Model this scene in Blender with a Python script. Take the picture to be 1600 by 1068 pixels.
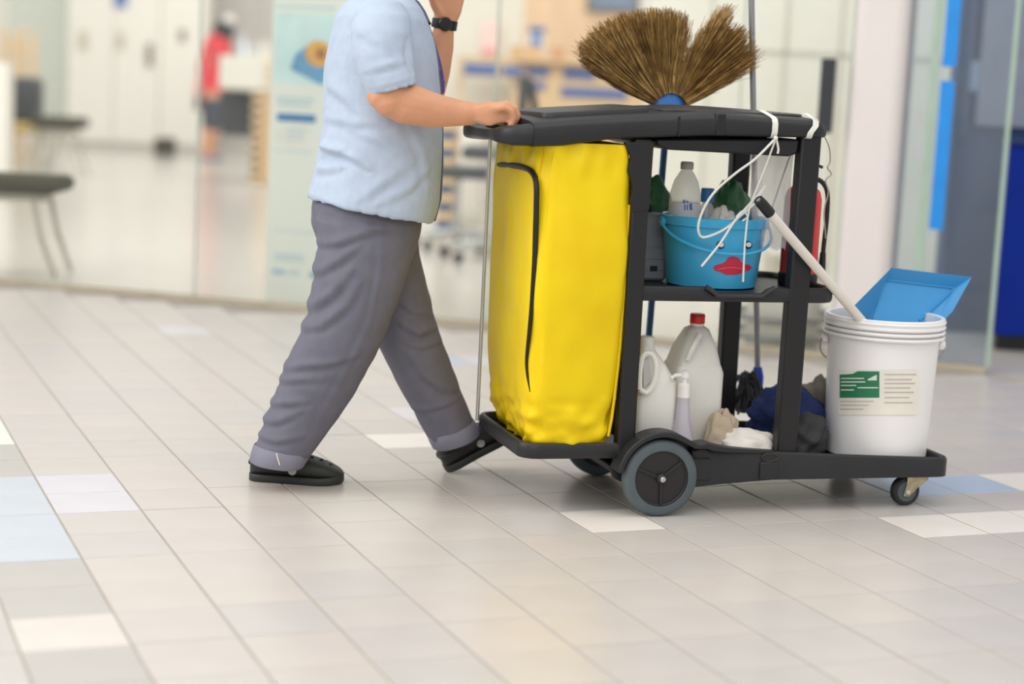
import bpy, math, random
import numpy as np
from mathutils import Vector, Matrix
random.seed(7); rng = np.random.default_rng(7)
S = bpy.context.scene
for o in list(bpy.data.objects): bpy.data.objects.remove(o)

# ---------------------------------------------------------------- camera
FPX, CAMH, PITCH, ROLL = 2840.0, 1.085, math.radians(8.2), math.radians(2.8)
_F = np.array([0, math.cos(PITCH), -math.sin(PITCH)]); _U0 = np.array([0, math.sin(PITCH), math.cos(PITCH)]); _R0 = np.array([1.0, 0, 0])
_U = math.cos(ROLL)*_U0 - math.sin(ROLL)*_R0
_R = math.cos(ROLL)*_R0 + math.sin(ROLL)*_U0
CAM = np.array([0, 0, CAMH])
cam_d = bpy.data.cameras.new('camera'); cam = bpy.data.objects.new('camera', cam_d); S.collection.objects.link(cam)
M = Matrix.Identity(4)
for i in range(3):
    M[i][0] = _R[i]; M[i][1] = _U[i]; M[i][2] = -_F[i]; M[i][3] = CAM[i]
cam.matrix_world = M
cam_d.sensor_width = 36.0; cam_d.lens = 36.0*FPX/1600.0; cam_d.clip_end = 200
cam_d.dof.use_dof = True; cam_d.dof.focus_distance = 4.62; cam_d.dof.aperture_fstop = 1.3
S.camera = cam

# ---------------------------------------------------------------- world and lights
W = bpy.data.worlds.new('world'); S.world = W; W.use_nodes = True
bg = W.node_tree.nodes['Background']; bg.inputs[0].default_value = (1.0, 0.99, 0.98, 1); bg.inputs[1].default_value = 0.68
def area(name, loc, rot, sx, sy, power, col=(1, .98, .95)):
    l = bpy.data.lights.new(name, 'AREA'); l.shape = 'RECTANGLE'; l.size = sx; l.size_y = sy; l.energy = power; l.color = col
    o = bpy.data.objects.new(name, l); o.location = loc; o.rotation_euler = rot; S.collection.objects.link(o); return o
area('concourse_light', (0, 2.0, 6.5), (0, 0, 0), 9.0, 7.0, 260)
area('concourse_light', (-1.0, -6.5, 6.0), (math.radians(62), 0, 0), 9.0, 4.0, 250)  # soft frontal fill, added behind the camera to brighten upright surfaces
area('concourse_light', (-6.5, 3.2, 4.6), (0, math.radians(-58), 0), 4.0, 5.0, 340)
area('shop_light', (-1.0, 9.6, 5.2), (math.radians(48), 0, 0), 12.0, 2.5, 390, (1, .985, .96))
area('shop_light', (-2.0, 17.0, 5.6), (math.radians(40), 0, 0), 12.0, 3.0, 320, (1, .985, .96))
vs = S.view_settings; vs.view_transform = 'Standard'; vs.look = 'None'; vs.exposure = 0.0; vs.gamma = 1.0; vs.use_curve_mapping = False

# ---------------------------------------------------------------- helpers
def ray(x, y): return _F + _R*(x-800)/FPX - _U*(y-534)/FPX
def on_floor(x, y, z=0.0):
    d = ray(x, y); return CAM + d*(z-CAMH)/d[2]
def on_plane(x, y, P0, n):
    d = ray(x, y); return CAM + d*((np.array(P0)-CAM) @ n)/(d @ n)
def at(x, y, Y):                       # a photo pixel at world depth Y
    d = ray(x, y); return CAM + d*(Y/d[1])
YAW = math.radians(16.4)
CO = np.array([.399, 4.562, 0.0]); EX = np.array([math.cos(YAW), math.sin(YAW), 0]); EY = np.array([-math.sin(YAW), math.cos(YAW), 0]); EZ = np.array([0, 0, 1.0])
def cw(l, w, z): return CO + EX*l + EY*w + EZ*z                 # cart frame to world
def cp(x, y, w): return on_plane(x, y, CO + EY*w, EY)            # pixel on a cart plane, world
def cl(x, y, w):                                               # pixel on a cart plane, cart frame
    P = cp(x, y, w) - CO; return np.array([P @ EX, w, P[2]])
CART = Matrix(((EX[0], EY[0], 0, CO[0]), (EX[1], EY[1], 0, CO[1]), (0, 0, 1, 0), (0, 0, 0, 1)))
IDM = Matrix.Identity(4)
def nrm(v): v = np.array(v, float); return v/np.linalg.norm(v)

def mat(name, col, rough=.5, metal=0.0, var=.06, scale=8.0, bump=0.0, bscale=60.0, trans=0.0, alpha=1.0, spec=.5, stretch=None, sss=0.0, emit=0.0, col2=None, ior=1.45):
    m = bpy.data.materials.new(name); m.use_nodes = True; nt = m.node_tree; b = nt.nodes['Principled BSDF']
    b.inputs['Roughness'].default_value = rough; b.inputs['Metallic'].default_value = metal; b.inputs['Specular IOR Level'].default_value = spec
    b.inputs['IOR'].default_value = ior
    if trans: b.inputs['Transmission Weight'].default_value = trans
    if alpha < 1: b.inputs['Alpha'].default_value = alpha
    if sss:
        b.inputs['Subsurface Weight'].default_value = sss; b.inputs['Subsurface Radius'].default_value = (.02, .008, .004); b.inputs['Subsurface Scale'].default_value = .3
    tc = nt.nodes.new('ShaderNodeTexCoord'); src = tc.outputs['Object']
    if stretch:
        mp = nt.nodes.new('ShaderNodeMapping'); mp.inputs['Scale'].default_value = stretch; nt.links.new(src, mp.inputs[0]); src = mp.outputs[0]
    n = nt.nodes.new('ShaderNodeTexNoise'); n.inputs['Scale'].default_value = scale; n.inputs['Detail'].default_value = 4; nt.links.new(src, n.inputs['Vector'])
    r = nt.nodes.new('ShaderNodeValToRGB'); nt.links.new(n.outputs[0], r.inputs[0])
    c = np.array(col[:3]); c2 = np.array(col2[:3]) if col2 is not None else None
    lo = np.clip(c*(1-var), 0, 1) if c2 is None else c2; hi = np.clip(c*(1+var), 0, 1) if c2 is None else c
    r.color_ramp.elements[0].position = .35; r.color_ramp.elements[1].position = .65
    r.color_ramp.elements[0].color = (*lo, 1); r.color_ramp.elements[1].color = (*hi, 1)
    nt.links.new(r.outputs[0], b.inputs['Base Color'])
    if bump:
        n2 = nt.nodes.new('ShaderNodeTexNoise'); n2.inputs['Scale'].default_value = bscale; n2.inputs['Detail'].default_value = 3; nt.links.new(src, n2.inputs['Vector'])
        bp = nt.nodes.new('ShaderNodeBump'); bp.inputs['Strength'].default_value = bump; bp.inputs['Distance'].default_value = .01
        nt.links.new(n2.outputs[0], bp.inputs['Height']); nt.links.new(bp.outputs[0], b.inputs['Normal'])
    return m
def srgb(r, g, b):
    f = lambda v: ((v/255+.055)/1.055)**2.4 if v > 10 else v/255/12.92
    return (f(r), f(g), f(b))
def glass_mat(name, tint, opacity=.12, rough=.02):
    m = bpy.data.materials.new(name); m.use_nodes = True; nt = m.node_tree; nt.nodes.remove(nt.nodes['Principled BSDF'])
    out = nt.nodes['Material Output']; tr = nt.nodes.new('ShaderNodeBsdfTransparent'); tr.inputs[0].default_value = (*tint, 1)
    gl = nt.nodes.new('ShaderNodeBsdfGlossy'); gl.inputs['Roughness'].default_value = rough
    fr = nt.nodes.new('ShaderNodeFresnel'); fr.inputs['IOR'].default_value = 1.3
    mx = nt.nodes.new('ShaderNodeMixShader'); nt.links.new(fr.outputs[0], mx.inputs[0]); nt.links.new(tr.outputs[0], mx.inputs[1]); nt.links.new(gl.outputs[0], mx.inputs[2])
    df = nt.nodes.new('ShaderNodeBsdfDiffuse'); df.inputs[0].default_value = (.85, .88, .86, 1)
    tl = nt.nodes.new('ShaderNodeBsdfTranslucent'); tl.inputs[0].default_value = (.85, .88, .86, 1)
    ad = nt.nodes.new('ShaderNodeMixShader'); nt.links.new(df.outputs[0], ad.inputs[1]); nt.links.new(tl.outputs[0], ad.inputs[2])
    nz = nt.nodes.new('ShaderNodeTexNoise'); nz.inputs['Scale'].default_value = 3
    mr = nt.nodes.new('ShaderNodeMapRange'); mr.inputs[3].default_value = opacity*.7; mr.inputs[4].default_value = opacity*1.3; nt.links.new(nz.outputs[0], mr.inputs[0])
    m2 = nt.nodes.new('ShaderNodeMixShader'); nt.links.new(mr.outputs[0], m2.inputs[0]); nt.links.new(mx.outputs[0], m2.inputs[1]); nt.links.new(ad.outputs[0], m2.inputs[2])
    nt.links.new(m2.outputs[0], out.inputs[0]); return m

class MB:
    def __init__(s): s.v = []; s.f = []
    def add(s, vs, fs):
        k = len(s.v); s.v += [tuple(map(float, p)) for p in vs]; s.f += [tuple(i+k for i in f) for f in fs]; return s
    def box(s, lo, hi):
        (a, b, c), (d, e, f) = lo, hi
        a, d = min(a, d), max(a, d); b, e = min(b, e), max(b, e); c, f = min(c, f), max(c, f)
        return s.add([(a,b,c),(d,b,c),(d,e,c),(a,e,c),(a,b,f),(d,b,f),(d,e,f),(a,e,f)], [(0,3,2,1),(4,5,6,7),(0,1,5,4),(1,2,6,5),(2,3,7,6),(3,0,4,7)])
    def hexa(s, q0, q1):               # two quads, lofted
        return s.loft([q0, q1])
    def loft(s, rings, cap=True, closed=True):
        n = len(rings[0]); vs = [p for r in rings for p in r]; fs = []
        for i in range(len(rings)-1):
            for j in range(n if closed else n-1):
                a = i*n+j; b = i*n+(j+1) % n; fs.append((a, b, b+n, a+n))
        if cap and closed:
            fs.append(tuple(range(n-1, -1, -1))); k = (len(rings)-1)*n; fs.append(tuple(range(k, k+n)))
        return s.add(vs, fs)
    def tube(s, path, r, n=10, cap=True, closed=False):
        P = [np.array(p, float) for p in path]; N = len(P)
        rs = list(r) if hasattr(r, '__len__') else [r]*N
        T = []
        for i in range(N):
            if closed: t = P[(i+1) % N]-P[i-1]
            else: t = P[min(i+1, N-1)]-P[max(i-1, 0)]
            T.append(t/(np.linalg.norm(t)+1e-12))
        up = np.array([0, 0, 1.0]) if abs(T[0][2]) < .9 else np.array([1.0, 0, 0])
        u = np.cross(T[0], up); u /= np.linalg.norm(u); rings = []
        for i in range(N):
            u = u - T[i]*(u @ T[i]); u /= np.linalg.norm(u)+1e-12; v = np.cross(T[i], u)
            rings.append([P[i]+rs[i]*(math.cos(a)*u+math.sin(a)*v) for a in np.linspace(0, 2*math.pi, n, endpoint=False)])
        if closed: rings.append(rings[0])
        return s.loft(rings, cap and not closed)
    def lathe(s, prof, n=32, c=(0, 0, 0), axis=(0, 0, 1), cap=True):
        ax = nrm(axis); up = np.array([1.0, 0, 0]) if abs(ax[0]) < .9 else np.array([0, 1.0, 0])
        u = nrm(np.cross(ax, up)); v = np.cross(ax, u); c = np.array(c, float)
        rings = [[c+ax*z+max(r, 1e-4)*(math.cos(a)*u+math.sin(a)*v) for a in np.linspace(0, 2*math.pi, n, endpoint=False)] for r, z in prof]
        return s.loft(rings, cap)
    def caps(s, path, r, n=12):         # rounded tapered limb
        P = [np.array(p, float) for p in path]; rs = list(r) if hasattr(r, '__len__') else [r]*len(P)
        t0 = nrm(P[0]-P[1]); t1 = nrm(P[-1]-P[-2]); pp = []; rr = []
        for k in (.98, .8, .5): pp.append(P[0]+t0*rs[0]*k); rr.append(rs[0]*math.sqrt(1-k*k))
        pp += P; rr += rs
        for k in (.5, .8, .98): pp.append(P[-1]+t1*rs[-1]*k); rr.append(rs[-1]*math.sqrt(1-k*k))
        return s.tube(pp, rr, n)
    def ball(s, c, r, n=16, m=10):
        r = np.array(r if hasattr(r, '__len__') else (r, r, r), float); c = np.array(c, float)
        rings = []
        for i in range(1, m):
            t = math.pi*i/m
            rings.append([c+r*np.array([math.sin(t)*math.cos(a), math.sin(t)*math.sin(a), -math.cos(t)]) for a in np.linspace(0, 2*math.pi, n, endpoint=False)])
        return s.loft(rings)
    def prism(s, poly, fn, h0, h1):     # fn(u, v, h) -> point
        return s.loft([[fn(u, v, h0) for u, v in poly], [fn(u, v, h1) for u, v in poly]])
    def xf(s, Mx):
        s.v = [tuple(Mx @ Vector(p)) for p in s.v]; return s

def empty(name, loc):
    o = bpy.data.objects.new(name, None); o.location = Vector([float(v) for v in loc]); o.empty_display_size = .1; S.collection.objects.link(o); return o
def wloc(o):
    v = Vector(o.location)
    while o.parent: o = o.parent; v += o.location
    return v
def tag(o, label=None, cat=None, group=None, kind=None):
    if label: o['label'] = label
    if cat: o['category'] = cat
    if group: o['group'] = group
    if kind: o['kind'] = kind
    return o
def link_mesh(name, me, m, parent, origin):
    o = bpy.data.objects.new(name, me); S.collection.objects.link(o)
    for mm in (m if isinstance(m, (list, tuple)) else [m]): me.materials.append(mm)
    if parent is not None:
        o.parent = parent; o.location = Vector(origin) - wloc(parent)
    else: o.location = Vector(origin)
    return o
def obj(name, mb, m, parent=None, M=IDM, bevel=0, seg=2, sub=0, smooth=True, ang=38, label=None, cat=None, group=None, kind=None, solid=0):
    V = np.array([tuple(M @ Vector(p)) for p in mb.v])
    org = np.array([(V[:, 0].min()+V[:, 0].max())/2, (V[:, 1].min()+V[:, 1].max())/2, V[:, 2].min()])
    me = bpy.data.meshes.new(name); me.from_pydata((V-org).tolist(), [], mb.f); me.validate(); me.update()
    import bmesh
    b = bmesh.new(); b.from_mesh(me); bmesh.ops.recalc_face_normals(b, faces=b.faces); b.to_mesh(me); b.free()
    if smooth:
        me.polygons.foreach_set('use_smooth', [True]*len(me.polygons)); me.set_sharp_from_angle(angle=math.radians(ang))
    o = link_mesh(name, me, m, parent, org)
    if solid: md = o.modifiers.new('solid', 'SOLIDIFY'); md.thickness = solid; md.offset = 0
    if bevel: md = o.modifiers.new('bevel', 'BEVEL'); md.width = bevel; md.segments = seg; md.limit_method = 'ANGLE'; md.angle_limit = math.radians(35)
    if sub: md = o.modifiers.new('sub', 'SUBSURF'); md.levels = sub; md.render_levels = sub
    return tag(o, label, cat, group, kind)
def remesh(name, mb, m, parent, voxel, smooth=6, disp=None, label=None):
    me = bpy.data.meshes.new('tmp'); me.from_pydata(mb.v, [], mb.f); me.update()
    import bmesh
    b = bmesh.new(); b.from_mesh(me); bmesh.ops.recalc_face_normals(b, faces=b.faces); b.to_mesh(me); b.free()
    t = bpy.data.objects.new('tmp', me); S.collection.objects.link(t)
    md = t.modifiers.new('r', 'REMESH'); md.mode = 'VOXEL'; md.voxel_size = voxel
    if smooth: md = t.modifiers.new('s', 'SMOOTH'); md.factor = .5; md.iterations = smooth
    dg = bpy.context.evaluated_depsgraph_get(); ev = t.evaluated_get(dg)
    nm = bpy.data.meshes.new_from_object(ev)
    bpy.data.objects.remove(t); bpy.data.meshes.remove(me)
    n = len(nm.vertices); co = np.empty(n*3); nm.vertices.foreach_get('co', co); co = co.reshape(-1, 3)
    if disp is not None:
        nr = np.empty(n*3); nm.vertices.foreach_get('normal', nr); nr = nr.reshape(-1, 3)
        co = co + nr*disp(co, nr)[:, None]
    org = np.array([(co[:, 0].min()+co[:, 0].max())/2, (co[:, 1].min()+co[:, 1].max())/2, co[:, 2].min()])
    nm.vertices.foreach_set('co', (co-org).ravel()); nm.update()
    nm.polygons.foreach_set('use_smooth', [True]*len(nm.polygons)); nm.name = name
    o = link_mesh(name, nm, m, parent, org)
    return tag(o, label)
def creases(co, lines, w, side=None):
    """ridge / valley folds along pixel polylines laid on a cart plane w"""
    d = np.zeros(len(co)); q = (co-CO); X = np.stack([q @ EX, q[:, 2]], 1); wv = q @ EY
    for pts, amp, sg in lines:
        L = np.array([[cl(x, y, w)[0], cl(x, y, w)[2]] for x, y in pts])
        best = np.full(len(co), 9.0); sgn = np.zeros(len(co)); tt = np.zeros(len(co)); tot = len(L)-1
        for i in range(tot):
            a, b = L[i], L[i+1]; ab = b-a; t = np.clip(((X-a) @ ab)/(ab @ ab), 0, 1); pr = a+t[:, None]*ab
            dv = X-pr; ds = np.hypot(dv[:, 0], dv[:, 1]); cr = ab[0]*dv[:, 1]-ab[1]*dv[:, 0]
            u = ds < best; best[u] = ds[u]; sgn[u] = np.sign(cr[u]); tt[u] = (i+t[u])/tot
        sd = best*sgn; fade = np.clip(np.sin(np.pi*np.clip(tt, 0.06, .94)), 0, 1)**.5
        k = amp*fade*(np.exp(-((sd-sg*.6)/sg)**2) - .9*np.exp(-((sd+sg*.7)/(sg*.8))**2))
        if side is not None: k = k*(np.clip((side-wv)/.05+.5, 0, 1))
        d += k
    return d
def waves(co, amp, k, seed):
    r = np.random.default_rng(seed); d = np.zeros(len(co))
    for i in range(6):
        v = r.normal(size=3); v *= k*(.6+r.random()*.9)/np.linalg.norm(v); d += np.sin(co @ v + r.random()*6.28)
    return d*amp/2.5
def sm(t): t = np.clip(t, 0, 1); return t*t*(3-2*t)
def interp(x, xs, ys): return float(np.interp(x, xs, ys))
def curve_pts(pts, n=40):              # Catmull-Rom through points
    P = [np.array(p, float) for p in pts]; P = [2*P[0]-P[1]]+P+[2*P[-1]-P[-2]]; out = []; k = len(P)-3; per = max(2, n//k)
    for i in range(k):
        a, b, c, d = P[i:i+4]
        for t in np.linspace(0, 1, per, endpoint=False): out.append(.5*((2*b)+(c-a)*t+(2*a-5*b+4*c-d)*t*t+(3*b-a-3*c+d)*t**3))
    out.append(P[-2]); return out
# ---------------------------------------------------------------- materials
m_grout = mat('grout', srgb(168, 161, 153), .8)
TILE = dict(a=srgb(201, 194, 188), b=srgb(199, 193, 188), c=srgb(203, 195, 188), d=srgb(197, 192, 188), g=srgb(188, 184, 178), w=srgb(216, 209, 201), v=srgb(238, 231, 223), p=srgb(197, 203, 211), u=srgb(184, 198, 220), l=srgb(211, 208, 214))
m_tile = {k: mat('tile_'+k, c, .3, var=.025, scale=5, bump=.03, bscale=25) for k, c in TILE.items()}
m_shopfloor = mat('polished_shop_floor', srgb(207, 201, 192), .2, var=.02)
m_white = mat('white_paint', srgb(236, 231, 221), .6, var=.015)
m_cream = mat('cream_panel', srgb(226, 223, 210), .45, var=.015)
m_pink = mat('column_paint', srgb(224, 217, 214), .5, var=.01)
m_wood = mat('pale_wood', srgb(222, 190, 146), .45, var=.08, scale=6, stretch=(1, 1, 12))
m_woodpanel = mat('tan_wood_panel', srgb(222, 188, 152), .5, var=.05, scale=3, stretch=(6, 6, 1))
m_blue = mat('royal_blue_laminate', srgb(62, 98, 165), .45)
m_deepblue = mat('deep_blue_panel', srgb(6, 44, 150), .6, spec=.2, var=.08, scale=2)
m_slate = mat('slate_blue_panel', srgb(46, 72, 114), .6, var=.16, spec=.25, scale=2.5, stretch=(1, 1, .25))
m_sky = mat('bright_blue_film', srgb(38, 142, 226), .4)
m_dark = mat('dark_plastic', srgb(50, 53, 58), .5)
m_black = mat('black_metal', srgb(28, 28, 30), .4)
m_grey = mat('grey_metal', srgb(150, 150, 148), .35, metal=.6)
m_chrome = mat('brushed_steel', srgb(200, 200, 198), .25, metal=.9)
m_olive = mat('olive_upholstery', srgb(62, 57, 36), .9, spec=.2)
m_glass = glass_mat('clear_glass', (.985, .995, .985), .03)
m_glassgreen = glass_mat('green_edge_glass', (.92, .955, .925), .16)
m_glassblue = glass_mat('tinted_glass', (.86, .91, .95), .10)
m_edge = mat('green_glass_edge', srgb(166, 188, 172), .3)
m_rail = mat('glass_channel', srgb(186, 176, 156), .4, metal=.3)
m_greywall = mat('warm_grey_wall', srgb(190, 184, 178), .6)
m_seam = mat('panel_seam', srgb(196, 192, 182), .6)

# ---------------------------------------------------------------- floor and tiles
TA = math.radians(22.0); TU = np.array([math.cos(TA), math.sin(TA), 0]); TV = np.array([-math.sin(TA), math.cos(TA), 0])
U0, SU, V0, SV = .60, .2045, 3.318, .2075
GD = nrm([math.cos(math.radians(-17.2)), math.sin(math.radians(-17.2)), 0]); GN = np.array([-GD[1], GD[0], 0]); G0 = np.array([-2.464, 8.643, 0])
def gpt(x, y): return on_plane(x, y, G0, GN)
def gt(P): return (np.array(P)-G0) @ GD                     # coordinate along the glass line
b = MB()
q = [G0+GD*-4+GN*.02, G0+GD*7+GN*.02, np.array([4.5, -3, 0]), np.array([-6.5, -3, 0])]
b.loft([[p+EZ*-.1 for p in q], [p+EZ*-.0012 for p in q]])
floor = tag(obj('floor', b, m_grout, smooth=False), kind='structure')
special = {}
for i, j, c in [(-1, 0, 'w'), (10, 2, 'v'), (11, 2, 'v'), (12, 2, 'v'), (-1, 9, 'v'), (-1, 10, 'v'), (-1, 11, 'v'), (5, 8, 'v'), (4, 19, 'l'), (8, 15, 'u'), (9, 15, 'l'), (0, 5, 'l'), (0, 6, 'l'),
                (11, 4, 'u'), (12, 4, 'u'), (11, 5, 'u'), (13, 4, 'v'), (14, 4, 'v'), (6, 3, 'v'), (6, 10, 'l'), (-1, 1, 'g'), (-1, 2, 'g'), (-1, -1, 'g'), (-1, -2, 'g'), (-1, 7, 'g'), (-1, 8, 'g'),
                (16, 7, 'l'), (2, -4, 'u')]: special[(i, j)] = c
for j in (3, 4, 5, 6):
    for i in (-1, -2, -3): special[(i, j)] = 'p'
cells = []
for i in range(-14, 26):
    for j in range(-12, 30):
        C = TU*(U0+(i+.5)*SU-.0) + TV*(V0+(j+.5)*SV)
        if (C-G0) @ GN > -.15: continue
        if C[1] < 2.2 or abs(C[0]) > 1.0+C[1]*.42: continue
        d = C-CAM; qd = d @ _F; px = 800+FPX*(d @ _R)/qd; py = 534-FPX*(d @ _U)/qd
        vis = -60 < px < 1660 and 0 < py < 1130
        cells.append((0 if vis else 1, qd, i, j, C))
cells.sort(key=lambda c: (c[0], c[1]))
def tile_mb(o=np.zeros(3)):
    gu, gv, t = .0030, .0012, .0009
    def rg(iu, iv, z): return [o+TU*su*(SU/2-iu)+TV*sv*(SV/2-iv)+EZ*z for su, sv in ((-1, -1), (1, -1), (1, 1), (-1, 1))]
    return [rg(gu, gv, -.008), rg(gu, gv, -.0005), rg(gu+t, gv+t, 0)]
base_me = {}
rest = {k: MB() for k in TILE}
for n, (vis, qd, i, j, C) in enumerate(cells):
    k = special.get((i, j)) or random.choices('abcd', (5, 3, 3, 2))[0]
    dz = random.uniform(-.0004, .0004)
    if n < 300:
        if k not in base_me:
            mb = MB().loft(tile_mb()); me = bpy.data.meshes.new('tile'); me.from_pydata(mb.v, [], mb.f); me.materials.append(m_tile[k]); base_me[k] = me
        o = bpy.data.objects.new('tile', base_me[k]); S.collection.objects.link(o); o.parent = floor
        o.location = Vector(C)+Vector((0, 0, dz))-floor.location
    else: rest[k].loft(tile_mb(C+EZ*dz))
allm = MB(); mats = []; idx = []
for k, mb in rest.items():
    if mb.f:
        mats.append(m_tile[k]); idx += [len(mats)-1]*len(mb.f); allm.add(mb.v, mb.f)
me = bpy.data.meshes.new('floor_tiles'); me.from_pydata(allm.v, [], allm.f)
for mm in mats: me.materials.append(mm)
me.polygons.foreach_set('material_index', idx)
o = bpy.data.objects.new('floor_tiles', me); S.collection.objects.link(o); o.parent = floor; o.location = -floor.location; o['kind'] = 'stuff'

b = MB(); q = [G0+GD*-14+GN*.02, G0+GD*7+GN*.02, np.array([9, 27, 0]), np.array([-16, 27, 0])]
b.loft([[p+EZ*-.1 for p in q], [p for p in q]])
obj('floor', b, m_shopfloor, smooth=False, kind='structure')

# ---------------------------------------------------------------- glass front
def gbox(t0, t1, n0, n1, z0, z1):
    P = lambda t, n, z: G0+GD*t+GN*n+EZ*z
    return MB().loft([[P(t0, n0, z0), P(t1, n0, z0), P(t1, n1, z0), P(t0, n1, z0)], [P(t0, n0, z1), P(t1, n0, z1), P(t1, n1, z1), P(t0, n1, z1)]])
GB = [(-1.6, None), (304, 474), (757, 520), (1130, 557), (1300, 573)]
ts = [-1.6]+[gt(gpt(x, y)) for x, y in GB[1:]]
TCOL0, TCOL1 = gt(gpt(1297, 565)), gt(gpt(1381, 573)); TEND = gt(on_floor(1540, 583))
spans = [(ts[0], ts[1]), (ts[1], ts[2]), (ts[2], ts[3]), (ts[3], TCOL0), (TCOL1, TEND)]
for k, (a, c) in enumerate(spans):
    w = empty('window_%d' % (k+1), G0+GD*(a+c)/2); w['kind'] = 'structure'
    obj('pane', gbox(a+.004, c-.004, -.006, .006, .02, 3.2), m_glassblue if k == 4 else m_glass, w, smooth=False)
    obj('pane_edge', gbox(c-.004, c+(.014 if k == 4 else .0), -.006, .006, .02, 3.2), m_edge, w, smooth=False)
    obj('bottom_channel', gbox(a, c, -.018, .018, 0, .03), m_rail, w, bevel=.002)
    if k == 0: continue
# bright blue film strip stuck on the last pane, in two lengths
w5 = [o for o in S.collection.objects if o.name == 'window_5'][0]
for (ya, yb) in ((-120, 104), (126, 358)):
    P0 = gpt(1484-.075*(ya), ya); P1 = gpt(1484-.075*yb, yb)
    t0 = gt(gpt(1461, 240)); t1 = gt(gpt(1483, 240))
    obj('film_strip', gbox(t0, t1, -.0085, -.0065, P1[2], P0[2]), m_sky, w5, smooth=False)
obj('pane_edge', gbox(t0-.045, t0-.012, -.0085, .0085, .02, 3.2), m_edge, w5, smooth=False)
# square column standing in the glass line
col = obj('column', gbox(TCOL0, TCOL1, -.05, .28, 0, 3.3), m_pink, bevel=.05, seg=5, kind='structure')
obj('column_base', gbox(TCOL0-.004, TCOL1+.004, -.054, .284, 0, .06), m_rail, col, bevel=.01)

# ---------------------------------------------------------------- shop interior helpers
def rbox(x0, y0, x1, y1, Y, d):
    xm, ym = (x0+x1)/2, (y0+y1)/2
    a = at(x0, ym, Y)[0]; c = at(x1, ym, Y)[0]; z1 = at(xm, y0, Y)[2]; z0 = at(xm, y1, Y)[2]
    return (min(a, c), Y, max(z0, 0.0)), (max(a, c), Y+d, z1)
def rb(x0, y0, x1, y1, Y, d, mb=None): return (mb or MB()).box(*rbox(x0, y0, x1, y1, Y, d))
def lift(mb, z0):                       # set the bottom of a box to height z0
    lo = min(p[2] for p in mb.v); return MB().add([(x, y, z0 if abs(z-lo) < 1e-6 else z) for x, y, z in mb.v], mb.f)

# back walls
obj('wall_back', MB().box((-14, 24.0, 0), (9, 24.2, 4.5)), m_white, smooth=False, kind='structure')
P0 = at(1000, 300, 11.0)[0]
obj('wall_right', MB().box((P0, 11.0, 0), (3.05, 11.15, 4.0)), m_cream, smooth=False, kind='structure')
wr = S.collection.objects['wall_right']
for xa in (1098, 1215, 1300):
    p = at(xa, 250, 11.0)[0]; obj('wall_seam', MB().box((p-.008, 10.992, 0), (p+.008, 11.0, 4)), m_seam, wr, smooth=False)
zz = at(1250, 82, 11.0)[2]; obj('wall_seam', MB().box((P0, 10.992, zz-.008), (3.05, 11.0, zz+.008)), m_seam, wr, smooth=False)
# slate panel wall seen through the tinted pane, deep blue counter at the right edge
lo = at(1482, 300, 8.6); hi = at(1640, 300, 8.6)
obj('wall_slate', MB().box((lo[0], 8.6, 0), (hi[0]+1.2, 8.75, 3.6)), m_slate, smooth=False, kind='structure')
ws = S.collection.objects['wall_slate']
for xa, ya, xb, yb in ((1508, 95, 1536, 142),):
    obj('notice_plate', rb(xa, ya, xb, yb, 8.585, .014), mat('notice_grey', srgb(150, 176, 204), .5), ws, bevel=.003)
obj('wall_panel', rb(1512, -60, 1520, 215, 8.575, .02), mat('slate_dark', srgb(66, 86, 122), .4), ws, smooth=False)
t = empty('blue_counter', at(1610, 545, 8.0)*np.array([1, 1, 0])); tag(t, 'deep blue display counter with a dark plinth at the right edge beyond the glass', 'counter')
(xa, ya, za), (xb, yb, zb) = rbox(1566, 222, 1720, 538, 8.0, .10)
obj('body', MB().box((xa, ya, .07), (xb, yb, zb-.02)), m_deepblue, t, bevel=.006)
obj('top', MB().box((xa-.01, ya-.015, zb-.02), (xb+.01, yb+.01, zb)), mat('counter_top_blue', srgb(20, 42, 110), .3), t, bevel=.004)
obj('plinth', MB().box((xa+.02, ya+.03, 0), (xb-.02, yb-.02, .07)), m_black, t, bevel=.003)
obj('wall_panel', MB().box((xa-.02, 8.57, zb+.05), (xb, 8.6, 3.4)), mat('mauve_grey', srgb(140, 146, 164), .5), ws, smooth=False)
# black pull handle of the shop door
t = empty('door_handle', gpt(1297, 212)); tag(t, 'black vertical pull handle on the glass beside the white column', 'door handle')
P0, P1 = gpt(1299, 92), gpt(1294, 208); th = gt(P0)
obj('grip', gbox(th-.03, th+.03, -.075, -.045, P1[2], P0[2]), m_dark, t, bevel=.008)
for zz in (P1[2]+.05, P0[2]-.05):
    obj('mount', gbox(th-.012, th+.012, -.046, -.0065, zz-.012, zz+.012), m_black, t, bevel=.003)

# white cabinet wall at the far left with fittings
lo, hi = rbox(106, -90, 322, 228, 22.6, .5)
cab = empty('cabinet_wall', ((lo[0]+hi[0])/2, 22.6, 0)); tag(cab, 'tall white cabinet wall of flush panels at the back left of the shop', 'cabinet')
wdt = (hi[0]-lo[0])/3
for k in range(3): obj('panel', MB().box((lo[0]+k*wdt+.003, 22.6, .08), (lo[0]+(k+1)*wdt-.003, 23.1, 3.3)), m_white, cab, bevel=.01)
obj('plinth', MB().box((lo[0], 22.64, 0), (hi[0], 23.1, .08)), m_seam, cab)
m_fit = mat('fitting_cream', srgb(205, 196, 176), .5); m_fitd = mat('fitting_grey', srgb(140, 122, 110), .5)
for xa, ya, xb, yb, mm in ((122, 48, 136, 76, m_fit), (182, 50, 194, 76, m_fit), (228, 68, 238, 104, m_fitd), (280, 46, 289, 64, m_fitd)):
    obj('handle', rb(xa, ya, xb, yb, 22.56, .04), mm, cab, bevel=.008)
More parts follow.
